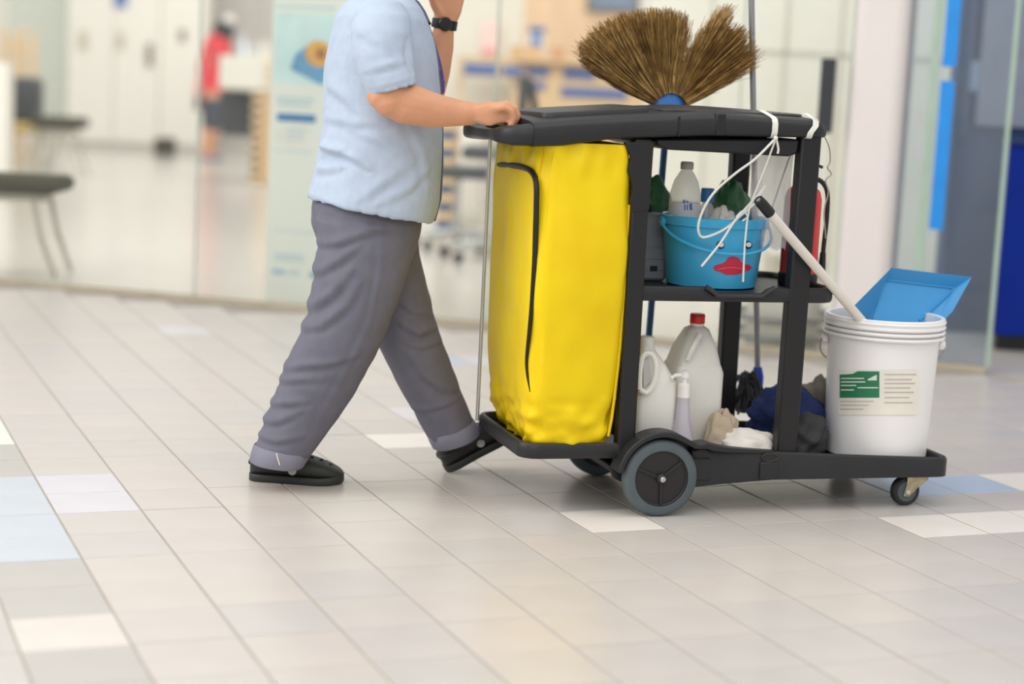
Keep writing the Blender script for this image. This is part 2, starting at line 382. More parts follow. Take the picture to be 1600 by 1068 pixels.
obj('sign_plate', rb(178, -14, 198, 11, 22.57, .03), mat('sign_blue', srgb(76, 116, 176), .5), cab, bevel=.004)
t = obj('floor_box', lift(rb(240, 216, 268, 232, 21.6, .3), 0), m_olive, bevel=.02); tag(t, 'small dark olive box on the floor before the white cabinet wall', 'box')
# greenish glass screen at the left and warm grey wall behind the desk
scr = obj('wall_glass_screen', rb(12, -200, 106, 205, 20.0, .02), m_glassgreen, smooth=False, kind='structure')
obj('wall_grey', rb(326, -120, 432, 300, 23.6, .2), m_greywall, smooth=False, kind='structure')
obj('wall_stub', rb(-40, 98, 10, 330, 13.5, .2), m_white, bevel=.01, kind='structure')

# ---------------------------------------------------------------- waiting benches at the far left
def bench(name, x0, x1, ytop, ybot, yleg, Y, label, mleg):
    P = at((x0+x1)/2, yleg, Y); t = empty(name, (P[0], Y, 0)); tag(t, label, 'bench', None)
    a = at(x0, ytop, Y)[0]; c = at(x1, ytop, Y)[0]; zt = at(x1-10, ytop, Y)[2]; zb = at(x1-10, ybot, Y)[2]
    obj('seat', MB().box((a, Y-.2, zb), (c, Y+.28, zt)), m_olive, t, bevel=(zt-zb)*.48, seg=4)
    for yy in (Y-.12, Y+.2):
        for xx, dx in ((c-.12, .12), (c-.42, -.12), (a+.2, -.1)):
            obj('leg', MB().tube([(xx, yy, zb+.01), (xx+dx*.4, yy, zb*.5), (xx+dx, yy, .012)], .014, 8), mleg, t)
    obj('beam', MB().box((a+.05, Y, zb-.045), (c-.08, Y+.07, zb+.002)), mleg, t, bevel=.006)
    return t
m_leg = mat('pale_steel', srgb(196, 190, 176), .35, metal=.4)
bench('waiting_bench', -110, 98, 277, 302, 425, 8.98, 'long dark olive waiting bench nearest the glass at the left edge', m_leg)
bench('waiting_bench', 52, 131, 184, 202, 258, 17.0, 'smaller olive waiting bench farther back beside the greenish glass screen', m_leg)
# backpack on a chair and bamboo-like wooden coat stand
P = at(30, 215, 17.6); t = empty('rucksack', (P[0], 17.6, .42)); tag(t, 'black rucksack lying on the chair behind the far olive bench', 'bag')
lo, hi = rbox(12, 120, 60, 186, 17.6, .3)
obj('body', MB().box((lo[0], 17.55, .46), (hi[0], 17.85, hi[2])), m_dark, t, bevel=.07, seg=4)
obj('pocket', MB().box((lo[0]+.05, 17.48, .5), (hi[0]-.06, 17.57, .74)), m_black, t, bevel=.03, seg=3)
t = empty('yellow_chair', (P[0], 17.6, 0)); tag(t, 'low yellow seat with olive side holding the black rucksack', 'chair')
obj('seat', MB().box((lo[0]-.12, 17.42, .36), (hi[0]+.08, 17.95, .455)), mat('mustard', srgb(176, 150, 72), .6), t, bevel=.03)
for sx in (lo[0]-.06, hi[0]+.02):
    for yy in (17.5, 17.88): obj('leg', MB().box((sx-.02, yy-.02, 0), (sx+.02, yy+.02, .37)), m_leg, t)
t = empty('wooden_stand', at(30, 205, 18.4)*np.array([1, 1, 0])); tag(t, 'wooden stand of upright pale posts behind the black rucksack', 'stand')
for k, xx in enumerate((4, 20, 33, 52)):
    lo, hi = rbox(xx-4, 44+6*(k % 2), xx+4, 230, 18.4, .06); obj('post', MB().box((lo[0], 18.4, 0), (hi[0], 18.46, hi[2])), m_wood, t, bevel=.008)
for yy in (72, 98): obj('rail', rb(0, yy, 56, yy+7, 18.43, .04), m_wood, t, bevel=.006)

# ---------------------------------------------------------------- standing banner behind the glass
n0 = .012
tb0, tb1 = gt(gpt(414, 300)), gt(gpt(545, 300)); ban = empty('promotional_banner', G0+GD*(tb0+tb1)/2+GN*.03)
tag(ban, 'tall pale green promotional banner on the glass behind the person in light blue', 'banner')
def bz(y): return gpt(455, y)[2]
def bt(x, y=200): return gt(gpt(x-(y-200)*-0.0, y))
def brect(x0, y0, x1, y1, n, name, m):   # on the banner, thin print
    k = lambda x, y: tb0+(gt(gpt(x, y))-gt(gpt(432-.038*y, y)))
    return obj(name, gbox(k(x0, (y0+y1)/2), k(x1, (y0+y1)/2), n-.0012, n, bz(y1), bz(y0)), m, ban, smooth=False)
m_ban = mat('banner_print', srgb(238, 241, 233), .5, var=.02, scale=1.5)
obj('sheet', gbox(tb0, tb1, n0+.016, n0+.022, .025, 3.0), m_ban, ban, smooth=False)
m_bb = mat('banner_blue', srgb(40, 124, 186), .5); m_bl = mat('banner_pale_blue', srgb(196, 214, 222), .5); m_bc = mat('banner_aqua', srgb(212, 238, 238), .5); m_bw = mat('banner_white', srgb(238, 238, 230), .5)
nb = n0+.0155
brect(433, 20, 545, 130, nb, 'print_field', m_bc)
brect(433, 8, 530, 12, nb, 'text_line', m_bl)
brect(431, 205, 500, 232, nb, 'print_field', m_bw)
brect(437, 178, 497, 190, nb-.001, 'print_bar', m_bb)
for y0, x1 in ((152, 496), (160, 490)): brect(437, y0, x1, y0+5, nb, 'text_line', m_bl)
for y0, x1 in ((201, 485), (208, 480), (215, 478)): brect(452, y0, x1, y0+3, nb-.001, 'text_line', m_bl)
for y0, x1 in ((236, 492), (361, 495)): brect(432, y0, x1, y0+2, nb, 'text_line', m_bl)
for y0 in (398, 405): brect(430, y0, 476, y0+4, nb, 'text_line', m_bl)
for x0 in (428, 438, 452, 462): brect(x0, 423, x0+7, 431, nb, 'print_mark', m_bl if x0 > 440 else mat('mk', srgb(130, 178, 214), .5))
brect(486, 424, 496, 431, nb, 'print_mark', m_bb)
# printed picture: blue cup with an orange pastry
kk = lambda x, y: tb0+(gt(gpt(x, y))-gt(gpt(432-.038*y, y)))
def bprint(name, pts, n, m):
    mb = MB(); fr = [[G0+GD*kk(x, y)+GN*nn+EZ*bz(y) for x, y in pts] for nn in (n-.001, n)]
    return obj(name, mb.loft(fr), m, ban, smooth=False)
bprint('cup_picture', [(466, 84), (482, 72), (520, 74), (520, 126), (505, 130), (480, 118), (458, 108)], nb-.001, mat('cup_blue', srgb(104, 164, 206), .5, var=.12, scale=12))
bprint('pastry_picture', [(503+21*math.cos(a), 82+21*math.sin(a)) for a in np.linspace(0, 2*math.pi, 20, endpoint=False)], nb-.0025, mat('pastry_orange', srgb(232, 176, 92), .5, var=.1, scale=20))
bprint('filling_picture', [(507+8*math.cos(a), 82+9*math.sin(a)) for a in np.linspace(0, 2*math.pi, 14, endpoint=False)], nb-.004, mat('pastry_brown', srgb(176, 112, 70), .5))

# ---------------------------------------------------------------- reception desk by the red-shirted person
Y = 17.0; lo, hi = rbox(348, 92, 430, 292, Y, .8)
t = empty('reception_desk', ((lo[0]+hi[0])/2, Y, 0)); tag(t, 'white reception desk with a pale slatted wood end, person in red leaning on it', 'desk')
obj('counter', lift(rb(342, 88, 432, 140, Y+.0, .8), at(380, 140, Y)[2]), m_cream, t, bevel=.015)
obj('front_panel', lift(rb(346, 141, 392, 216, Y+.5, .05), at(380, 216, Y)[2]), m_dark, t, bevel=.01)
xw0, xw1 = at(408, 200, Y)[0], at(428, 200, Y)[0]; ztop = at(415, 140, Y)[2]
obj('end_panel', MB().box((xw0, Y+.03, 0), (xw1, Y+.7, ztop)), m_wood, t, bevel=.01)
ns = 9
for k in range(ns):
    z0 = ztop*(k+.15)/ns; obj('slat', MB().box((xw0-.09, Y-.01, z0), (xw0+.07, Y+.05, z0+ztop/ns*.55)), m_wood, t, bevel=.004)
obj('back_panel', MB().box((xw0-.1, Y+.06, .05), (xw0, Y+.65, ztop-.02)), m_black, t)
for k, y0 in enumerate((96, 110, 124)): obj('edge_strip', rb(414, y0, 430, y0+7, Y-.02, .03), m_wood, t, bevel=.003)
for k, (xa, ya, xb, yb, c, lb) in enumerate(((374, 58, 386, 90, (216, 222, 232), 'pale grey bottle on the reception desk, nearest the person in red'), (392, 66, 400, 90, (226, 226, 226), 'second, narrower white bottle on the reception desk'), (408, 62, 420, 90, (232, 224, 214), 'cream canister at the wood end of the reception desk'))):
    lo2, hi2 = rbox(xa, ya, xb, yb, Y+.3, .1); r = (hi2[0]-lo2[0])/2; h = hi2[2]-lo2[2]; zc = at(380, 88, Y)[2]
    t = obj('desk_bottle', MB().lathe([(r*.9, 0), (r, .02), (r, h*.6), (r*.5, h*.8), (r*.5, h)], 14, ((lo2[0]+hi2[0])/2, Y+.3, zc)), mat('bottle_pale', srgb(*c), .4)); tag(t, lb, 'bottle')

# ---------------------------------------------------------------- service counter, boards and office chairs in the middle
Y = 15.0
lo, hi = rbox(712, 96, 1012, 176, Y, .7)
t = empty('service_counter', ((lo[0]+hi[0])/2, Y, 0)); tag(t, 'long pale wood service counter with royal blue stripes behind the broom', 'counter')
zt = at(860, 93, Y)[2]
obj('body', MB().box((at(800, 130, Y)[0], Y+.02, .06), (hi[0]+.1, Y+.7, zt-.03)), m_wood, t, bevel=.01)
obj('top', MB().box((lo[0], Y-.1, zt-.03), (hi[0]+.12, Y+.75, zt)), m_wood, t, bevel=.008)
for xa, ya, xb, yb in ((724, 100, 780, 116), (786, 104, 816, 118), (824, 106, 858, 119), (880, 108, 930, 124), (876, 138, 980, 153), (812, 128, 852, 140)):
    obj('stripe', rb(xa, ya, xb, yb, Y+.0 if xa > 800 else Y-.12, .03), m_blue, t, bevel=.004)
obj('apron', rb(714, 97, 812, 120, Y-.09, .05), m_wood, t, bevel=.004)
obj('leg', lift(rb(714, 120, 722, 240, Y, .08), 0), m_wood, t)
# slatted display column at the person's back
Y2 = 13.0; lo, hi = rbox(684, 190, 708, 352, Y2, .3)
t = empty('slatted_rack', ((lo[0]+hi[0])/2, Y2, 0)); tag(t, 'upright rack of alternating wood and navy slats just in front of the person', 'rack')
m_navy = mat('navy_laminate', srgb(66, 84, 122), .5)
z0r = 0.0; n = 12; hh = (hi[2]-z0r)/n
for k in range(n): obj('slat', MB().box((lo[0], Y2, k*hh+.004), (hi[0], Y2+.28, (k+1)*hh-.004)), m_wood if k % 2 else m_navy, t, bevel=.004)
obj('upright', MB().box((hi[0]-.01, Y2+.1, 0), (hi[0]+.03, Y2+.2, hi[2])), m_wood, t)
# white pedestal and office chair
t = obj('pedestal', lift(rb(712, 190, 752, 344, 13.6, .5), 0), m_cream, bevel=.02); tag(t, 'plain cream pedestal cabinet between slatted rack and office chair', 'pedestal')
obj('door', lift(rb(715, 200, 750, 335, 13.59, .012), .08), m_white, t, bevel=.004)
def office_chair(x, yfoot, yseat, Y, s, label, back=True):
    P = at(x, yfoot, Y); t = empty('office_chair', (P[0], Y, 0)); tag(t, label, 'chair'); X = P[0]
    zs = at(x, yseat, Y)[2]
    obj('seat', MB().box((X-.24*s, Y-.22, zs-.06), (X+.24*s, Y+.24, zs+.01)), m_dark, t, bevel=.03, seg=3)
    obj('column', MB().lathe([(.03, 0), (.03, .1), (.02, .1), (.02, zs-.13)], 12, (X, Y, .08)), m_chrome, t)
    for k in range(5):
        a = k*2*math.pi/5+.3; e = (X+.28*math.cos(a), Y+.28*math.sin(a))
        l = obj('leg', MB().tube([(X, Y, .11), (e[0], e[1], .08)], [.025, .015], 8), m_chrome, t)
        obj('castor', MB().lathe([(.02, -.018), (.032, -.014), (.032, .014), (.02, .018)], 12, (e[0], e[1], .032), (math.sin(a), -math.cos(a), 0)), m_black, l)
    if back:
        bk = curve_pts([(X+.22*s, Y+.1, zs-.05), (X+.33*s, Y+.16, zs+.12), (X+.31*s, Y+.18, zs+.28), (X+.26*s, Y+.2, zs+.42)], 14)
        obj('back_stem', MB().tube(bk, .025, 8), m_black, t)
        mb = MB()
        mb.loft([[(X+.22*s+dx, Y+yy, z) for dx, yy in ((-.03, -.05), (.03, -.05), (.03, .4), (-.03, .4))] for z, dx0 in ((zs+.16, 0), (zs+.44, 0))])
        obj('backrest', mb, m_dark, t, bevel=.025, seg=3)
    return t
office_chair(712, 372, 262, 11.6, .9, 'dark grey office chair with its back hidden behind the person', back=False)
office_chair(762, 402, 232, 10.9, .75, 'office chair with curved dark back left of the yellow bag')
# things on and over the counter
for k, (x, c, lb) in enumerate(((806, (208, 170, 120), 'small tan box on the counter, nearest the wood panel sign'), (832, (214, 176, 128), 'tan carton beside the blue counter sign'), (872, (200, 150, 110), 'brown carton on the counter left of the broom'))):
    lo, hi = rbox(x-9, 80, x+9, 94, 15.2, .15)
    t = obj('carton', MB().box((lo[0], 15.2, zt), (hi[0], 15.36, zt+.1)), mat('carton_tan', srgb(*c), .6), bevel=.006); tag(t, lb, 'box')
    obj('flap', MB().box((lo[0]+.01, 15.21, zt+.1), (hi[0]-.01, 15.35, zt+.106)), m_wood, t)
lo, hi = rbox(824, 42, 852, 80, 15.3, .02)
t = empty('counter_sign', ((lo[0]+hi[0])/2, 15.3, zt)); tag(t, 'small blue and white sign standing on the service counter', 'sign')
obj('board', MB().box(lo, hi), m_white, t, bevel=.004); obj('stem', MB().box(((lo[0]+hi[0])/2-.01, 15.3, zt), ((lo[0]+hi[0])/2+.01, 15.32, lo[2])), m_chrome, t)
obj('print_bar', rb(826, 42, 852, 53, 15.292, .008), m_blue, t); obj('print_mark', rb(830, 57, 846, 72, 15.292, .008), mat('mkblue', srgb(70, 120, 190), .5), t)
t = obj('pink_notice', rb(752, 34, 782, 86, 16.0, .02), mat('notice_pale_pink', srgb(244, 214, 208), .6), bevel=.003); tag(t, 'pale pink notice sheet hanging behind the service counter', 'notice')
obj('print_bar', rb(753, 74, 776, 86, 15.992, .008), mat('notice_red', srgb(240, 168, 164), .6), t)
t = obj('screen_divider', lift(rb(700, -60, 818, 92, 16.05, .05), 0), m_cream, bevel=.01); tag(t, 'cream divider screen standing behind the long counter and the pink notice', 'screen')
t = empty('wood_sign_wall', at(870, 60, 18.0)*np.array([1, 1, 0])); tag(t, 'tan wood wall panel carrying a grey framed display above the broom', 'panel')
obj('board', lift(rb(820, -80, 1000, 56, 18.0, .08), 0), m_woodpanel, t, bevel=.01)
fr = obj('display_frame', lift(rb(918, -60, 1002, 20, 17.95, .05), at(960, 20, 18)[2]), mat('frame_grey', srgb(110, 106, 104), .4), t, bevel=.008)
obj('display', lift(rb(928, -55, 992, 13, 17.94, .012), at(960, 13, 18)[2]), mat('display_blue_grey', srgb(120, 136, 160), .2), fr)
# low round stand with grey rings behind the cart
P = on_floor(1238, 556); t = empty('round_stand', (P[0], P[1]+.35, 0)); tag(t, 'low round stand with grey rings behind the cart, inside the glass', 'stand')
cx, cy = P[0], P[1]+.35
for k, z in enumerate((.05, .13)): obj('ring', MB().tube([(cx+.26*math.cos(a), cy+.2*math.sin(a), z) for a in np.linspace(0, 2*math.pi, 36, endpoint=False)], .016, 8, closed=True), m_grey, t)
obj('core', MB().lathe([(.16, 0), (.16, .25), (.14, .27)], 24, (cx, cy, 0)), m_cream, t)
t = obj('beige_carton', MB().box((cx-.02, cy+.3, 0), (cx+.22, cy+.55, .34)), mat('carton_beige', srgb(214, 206, 186), .6), bevel=.008); tag(t, 'beige carton standing behind the low round stand', 'box')
obj('lid', MB().box((cx-.026, cy+.294, .34), (cx+.226, cy+.556, .37)), m_cream, t, bevel=.004)
# ================================================================ the cart (authored in cart frame: l along, w away, z up)
m_cart = mat('charcoal_cart_plastic', srgb(38, 39, 41), .45, var=.08, scale=14, bump=.06, bscale=220)
m_cartlid = mat('paler_cart_plastic', srgb(52, 52, 53), .42, var=.1, scale=10, bump=.06, bscale=200)  # paler than the cart body, for lid panels, lips and socket rims
m_post = mat('black_post', srgb(30, 30, 32), .45, bump=.04, bscale=150)
m_tyre = mat('blue_grey_tyre', srgb(84, 94, 99), .6, var=.08, scale=20)
m_hub = mat('black_hub', srgb(38, 36, 37), .45)
m_fork = mat('dull_caster_steel', srgb(172, 160, 136), .35, metal=.7, var=.2, scale=60)
cart = empty('cleaning_cart', cw(.15, .23, 0)); tag(cart, 'charcoal plastic cleaning trolley with yellow bag pushed by the person in light blue', 'cart')
def co(name, mb, m, parent=cart, **k): return obj(name, mb, m, parent, M=CART, **k)
CWID = .455
# --- lower deck: pan and raised rim
def zdeck(l): return interp(l, [.05, .165, .31, .55, .82], [.172, .172, .161, .148, .138])
def zbot(l): return interp(l, [.05, .102, .16, .225, .82], [.070, .067, .076, .086, .086])
pan = MB().loft([[(-.12, .03, z), (.80, .03, z), (.80, CWID-.03, z), (-.12, CWID-.03, z)] for z in (.098, .118)])
co('deck', pan, m_cart, bevel=.004)
path = [(.08, 0), (.16, 0), (.31, 0), (.5, 0), (.66, 0), (.77, 0)]
for a in np.linspace(-90, 0, 7)[1:]: path.append((.79+.045*math.cos(math.radians(a)), .045+.045*math.sin(math.radians(a))))
path += [(.835, .15), (.835, .3)]
for a in np.linspace(0, 90, 7): path.append((.79+.045*math.cos(math.radians(a)), CWID-.045+.045*math.sin(math.radians(a))))
path += [(.6, CWID), (.4, CWID), (.2, CWID), (.08, CWID)]
P2 = [np.array(p) for p in path]; rings = []
for i, p in enumerate(P2):
    t = nrm(P2[min(i+1, len(P2)-1)]-P2[max(i-1, 0)]); n = np.array([-t[1], t[0]])      # inward
    zt, zb = zdeck(p[0]), zbot(p[0])
    prof = [(0, zb), (0, zt-.008), (.004, zt-.002), (.010, zt), (.018, zt-.002), (.021, zt-.01), (.022, .112), (.03, .10), (.03, zb+.012), (.012, zb)]
    rings.append([(p[0]+n[0]*d, p[1]+n[1]*d, z) for d, z in prof])
co('deck_rim', MB().loft(rings), m_cart, ang=50)
for w0 in (-.002, CWID+.0005):
    for l in (.105, .297):
        mb = MB().lathe([(.020, -.0015), (.020, .0015)], 20); s_ = co('socket', MB().add([(l+x*.95, w0+z, .158-(l-.1)*.06+y*.42) for x, y, z in mb.v], mb.f), m_hub)
        rr = [(l+.022*math.cos(a), w0-.001, .158-(l-.1)*.06+.0105*math.sin(a)) for a in np.linspace(0, 2*math.pi, 24, endpoint=False)]
        co('socket_rim', MB().tube(rr, .002, 6, closed=True), m_cartlid, s_)
        co('boss', MB().box((l-.026, w0-.004 if w0 < .1 else w0-.004, .088), (l+.026, w0+.004, .146-(l-.1)*.06)), m_cart, bevel=.003)
# --- bag platform with turned-up lip
PL0, PWA, PWB = -.375, .012, .462
path = [(-.07, PWA), (-.2, PWA), (-.32, PWA)]
for a in np.linspace(270, 180, 8): path.append((PL0+.05+.05*math.cos(math.radians(a)), PWA+.05+.05*math.sin(math.radians(a))))
path += [(PL0, .15), (PL0, .3)]
for a in np.linspace(180, 90, 8): path.append((PL0+.05+.05*math.cos(math.radians(a)), PWB-.05+.05*math.sin(math.radians(a))))
path += [(-.32, PWB), (-.2, PWB), (-.07, PWB)]
P2 = [np.array(p) for p in path]; rings = []
for i, p in enumerate(P2):
    t = nrm(P2[min(i+1, len(P2)-1)]-P2[max(i-1, 0)]); n = np.array([t[1], -t[0]]); zt, zb = .184, .145
    rings.append([(p[0]+n[0]*d, p[1]+n[1]*d, z) for d, z in ((.004, zb), (0, zb+.006), (0, zt-.006), (.005, zt), (.014, zt), (.018, zt-.005), (.019, .16), (.03, .157), (.03, zb))])
co('platform_rim', MB().loft(rings), m_cart, ang=50)
co('bag_platform', MB().loft([[(PL0+.012, .03, z), (-.05, .03, z), (-.05, .445, z), (PL0+.012, .445, z)] for z in (.147, .160)]), m_cart, bevel=.003)
# --- fenders over the two big wheels
def fender(wa, wb, out):
    mb = MB(); rings = []; c = np.array([-.010, .100])
    for a in np.linspace(172, 42, 20):
        a_ = math.radians(a); r = .121+.010*max(0, (60-a)/22)**1.5; d = np.array([math.cos(a_), math.sin(a_)]); o = c+d*r; i = c+d*(r-.014)
        rings.append([(o[0], wa, o[1]), (o[0], wb, o[1]), (i[0], wb, i[1]), (i[0], wa, i[1])])
    # sweep down into the deck rim
    for l, z, k, th in ((.112, .1905, .06, .015), (.135, .183, .25, .015), (.16, .1775, .5, .014), (.19, .173, .72, .013), (.23, .169, .9, .012), (.31, .163, 1.0, .010)):
        o0, o1 = wa+(.033*k if out > 0 else .009*k), wb-(.009*k if out > 0 else .033*k)
        rings.append([(l, o0, z), (l, o1, z), (l-.004*(1-k), o1, z-th), (l-.004*(1-k), o0, z-th)])
    co('fender', mb.loft(rings), m_cart, bevel=.003, ang=30)
    # web plate behind the wheel
    poly = [(-.131, .112)]+[(c[0]+.118*math.cos(math.radians(a)), c[1]+.118*math.sin(math.radians(a))) for a in np.linspace(165, 45, 14)]+[(.16, .172), (.2, .16), (.2, .088), (.15, .074), (.1, .067), (.08, .06), (-.06, .06), (-.12, .09)]
    h0 = .024 if out > 0 else CWID-.038
    co('wheel_plate', MB().prism(poly, lambda u, v, h: (u, h, v), h0, h0+.014), m_cart, bevel=.002)
    bw = wa-.002 if out > 0 else wb+.002
    b_ = MB().lathe([(.0085, -.003), (.0085, .002), (.006, .004)], 12, (-.062, h0-.004 if out > 0 else h0+.018, .178), (0, -1 if out > 0 else 1, 0)); co('bolt', b_, m_chrome)
fender(-.034, .03, 1); fender(CWID-.03, CWID+.034, -1)
def wheel(w, out):
    t = co('wheel', MB().lathe([(.072, -.019), (.088, -.021), (.096, -.017), (.0995, -.008), (.0995, .008), (.096, .017), (.088, .021), (.072, .019), (.070, 0)], 48, (-.010, w, .0995), (0, 1, 0), cap=False), m_tyre, label='big grey tyred wheel', ang=60)
    co('hub', MB().lathe([(.0735, -.012), (.0735, .010), (.05, .012), (0, .012)], 40, (-.010, w, .0995), (0, 1, 0)), m_hub, t)
    f = w-.0125*out
    for a in (38, 158, 272):
        d = np.array([math.cos(math.radians(a)), math.sin(math.radians(a))]); n = np.array([-d[1], d[0]])
        mb = MB(); mb.loft([[(-.010+d[0]*r+n[0]*s, f+dw, .0995+d[1]*r+n[1]*s) for s, dw in ((-.005, .003), (.005, .003), (.0035, -.005*out), (-.0035, -.005*out))] for r in (.012, .07)])
        co('spoke', mb, m_hub, t, bevel=.001)
    rr = [(-.010+.071*math.cos(a), f, .0995+.071*math.sin(a)) for a in np.linspace(0, 2*math.pi, 40, endpoint=False)]
    co('rim', MB().tube(rr, .004, 6, closed=True), m_cart, t)
    co('axle_cap', MB().lathe([(.014, 0), (.013, .008), (.008, .012), (.003, .013)], 20, (-.010, f-.001*out, .0995), (0, -out, 0)), m_hub, t)
    co('axle_nut', MB().lathe([(.0075, .010), (.0075, .016), (.004, .018)], 8, (-.010, f-.001*out, .0995), (0, -out, 0)), m_chrome, t)
wheel(-.010, 1); wheel(CWID+.010, -1)
def caster(l, w):
    t = co('caster', MB().lathe([(.022, -.011), (.036, -.0125), (.040, -.008), (.040, .008), (.036, .0125), (.022, .011)], 32, (l, w, .040), (0, 1, 0)), m_hub)
    co('wheel_disc', MB().lathe([(.008, -.0135), (.027, -.0135), (.0285, -.0115), (.0285, .0115), (.027, .0135), (.008, .0135)], 28, (l, w, .040), (0, 1, 0)), m_tyre, t)
    for s in (-1, 1):
        poly = [(l-.012, .028), (l+.006, .026), (l+.030, .052), (l+.058, .072), (l+.06, .083), (l-.004, .083), (l-.004, .06)]
        co('fork', MB().prism(poly, lambda u, v, h: (u, h, v), w+s*.0165-.0016, w+s*.0165+.0016), m_fork, t, bevel=.001)
    co('axle', MB().lathe([(.006, -.021), (.006, .021)], 10, (l, w, .040), (0, 1, 0)), m_chrome, t)
    co('swivel', MB().lathe([(.026, .078), (.026, .09), (.012, .092), (.012, .10)], 20, (l+.03, w, 0)), m_fork, t)
caster(.722, .045); caster(.722, CWID-.04)
# --- posts
def post(l0, l1, w, wd, z0, z1, th=.04):
    co('post', MB().loft([[(l0-wd/2, w-th/2, z0), (l0+wd/2, w-th/2, z0), (l0+wd/2, w+th/2, z0), (l0-wd/2, w+th/2, z0)], [(l1-wd/2, w-th/2, z1), (l1+wd/2, w-th/2, z1), (l1+wd/2, w+th/2, z1), (l1-wd/2, w+th/2, z1)]]), m_post, bevel=.006)
post(-.096, -.096, .030, .047, .11, .955); post(.354, .361, .035, .057, .11, .985)
post(-.096, -.096, .425, .047, .11, .955); post(.345, .340, .425, .053, .11, .985)
br = [(-.148, .945), (-.07, .95), (-.072, .78), (-.115, .77), (-.124, .80), (-.118, .83), (-.126, .86), (-.135, .875), (-.128, .91)]
co('bag_bracket', MB().prism(br, lambda u, v, h: (u, h, v), .008, .024), m_post, bevel=.003)
co('bag_bracket', MB().prism(br, lambda u, v, h: (u, h, v), .43, .446), m_post, bevel=.003)
# --- middle shelf
SL0, SL1, SW0, SW1 = -.115, .475, .018, .437
pp = []
for cx, cy, a0 in ((SL0+.03, SW0+.03, 180), (SL1-.06, SW0+.06, 270), (SL1-.06, SW1-.06, 0), (SL0+.03, SW1-.03, 90)):
    r = .03 if cx < 0 else .06
    for a in np.linspace(a0, a0+90, 6): pp.append((cx+r*math.cos(math.radians(a)), cy+r*math.sin(math.radians(a))))
    if a0 == 180: pp += [(x, SW0) for x in np.linspace(-.07, .37, 45)]
def zsh(l, w):
    if w < SW0+.01:
        k = np.clip(min(l-.105, .275-l)/.022, 0, 1); return .587-.02*k
    return .587
rings = []
N = len(pp)
for i, p in enumerate(pp+[pp[0]]):
    a, b_ = np.array(pp[(i-1) % N]), np.array(pp[(i+1) % N]); t = nrm(b_-a); n = np.array([-t[1], t[0]]); zt = zsh(*p)
    rings.append([(p[0]+n[0]*d, p[1]+n[1]*d, z) for d, z in ((.004, .549), (0, .556), (0, zt-.004), (.004, zt), (.016, zt), (.02, zt-.004), (.021, .572), (.03, .568), (.03, .549))])
co('shelf_rim', MB().loft(rings, cap=False), m_cart, ang=50)
co('shelf', MB().loft([[(x, y, z) for x, y in [(p[0]*.96+.0068, (p[1]-.2275)*.96+.2275) for p in pp]] for z in (.552, .572)]), m_cart)
# lip of the finger recess in the near rim
lip = [(.095, .013, .588), (.112, .012, .578), (.128, .012, .566), (.25, .012, .566), (.264, .012, .577), (.285, .013, .588)]
co('shelf_lip', MB().tube(lip, .0065, 8), m_cartlid)
# --- top tray
def tb_(l): return interp(l, [-.45, -.416, -.31, -.178, .058, .42], [.924, .923, .930, .952, .969, .977])
def tt_(l): return interp(l, [-.45, -.427, -.3, -.115, .089, .37, .41], [.968, .976, .992, 1.009, 1.024, 1.018, 1.004])
def tray_ring(l, w0, w1, crown=.012, n=14):
    zb, zt = tb_(l), tt_(l); pts = []
    pts += [(l, w0+.012, zb), (l, w0+.003, zb+.004), (l, w0, zb+.014), (l, w0, zt-.014), (l, w0+.004, zt-.005), (l, w0+.013, zt)]
    for k in np.linspace(0, 1, n)[1:-1]: pts.append((l, w0+.013+(w1-w0-.026)*k, zt+crown*math.sin(math.pi*k)**.5))
    pts += [(l, w1-.013, zt), (l, w1-.004, zt-.005), (l, w1, zt-.014), (l, w1, zb+.014), (l, w1-.003, zb+.004), (l, w1-.012, zb)]
    return pts
rings = []
for l in list(np.linspace(-.385, .36, 30))+[.38, .395, .405, .411]:
    e = .0 if l < .36 else .05*(1-math.sqrt(max(0, 1-((l-.36)/.0515)**2)))
    rings.append(tray_ring(l, 0+e, .46-e))
tray = MB().loft(rings)
# grip end: two side arms and a cross bar round a hand hole
arm = [(-.36, .044), (-.38, .0435), (-.404, .049), (-.425, .068), (-.436, .105), (-.440, .17), (-.441, .23), (-.440, .29), (-.436, .355), (-.425, .392), (-.404, .411), (-.38, .4165), (-.36, .416)]
arm3 = curve_pts([(a[0], a[1], 0) for a in arm], 72); rings = []
for i, p in enumerate(arm3):
    t = nrm(arm3[min(i+1, len(arm3)-1)]-arm3[max(i-1, 0)]); n = np.array([-t[1], t[0], 0]); zc = (tb_(p[0])+tt_(p[0]))/2; hh = (tt_(p[0])-tb_(p[0]))/2
    cen = math.exp(-((p[1]-.23)/.15)**4); wd = .043-.023*cen; hh = hh*(1-.45*cen)
    rings.append([(p[0]+n[0]*wd*c_, p[1]+n[1]*wd*c_, zc+hh*s_) for c_, s_ in [(np.sign(math.cos(a))*abs(math.cos(a))**.5, np.sign(math.sin(a))*abs(math.sin(a))**.5) for a in np.linspace(0, 2*math.pi, 18, endpoint=False)]])
co('grip_handle', MB().loft(rings), m_cart, ang=60)
co('top_tray', tray, m_cart, ang=50)
def tz(l, w): return tt_(l)+.012*math.sin(math.pi*np.clip((w-.013)/.434, 0, 1))**.5
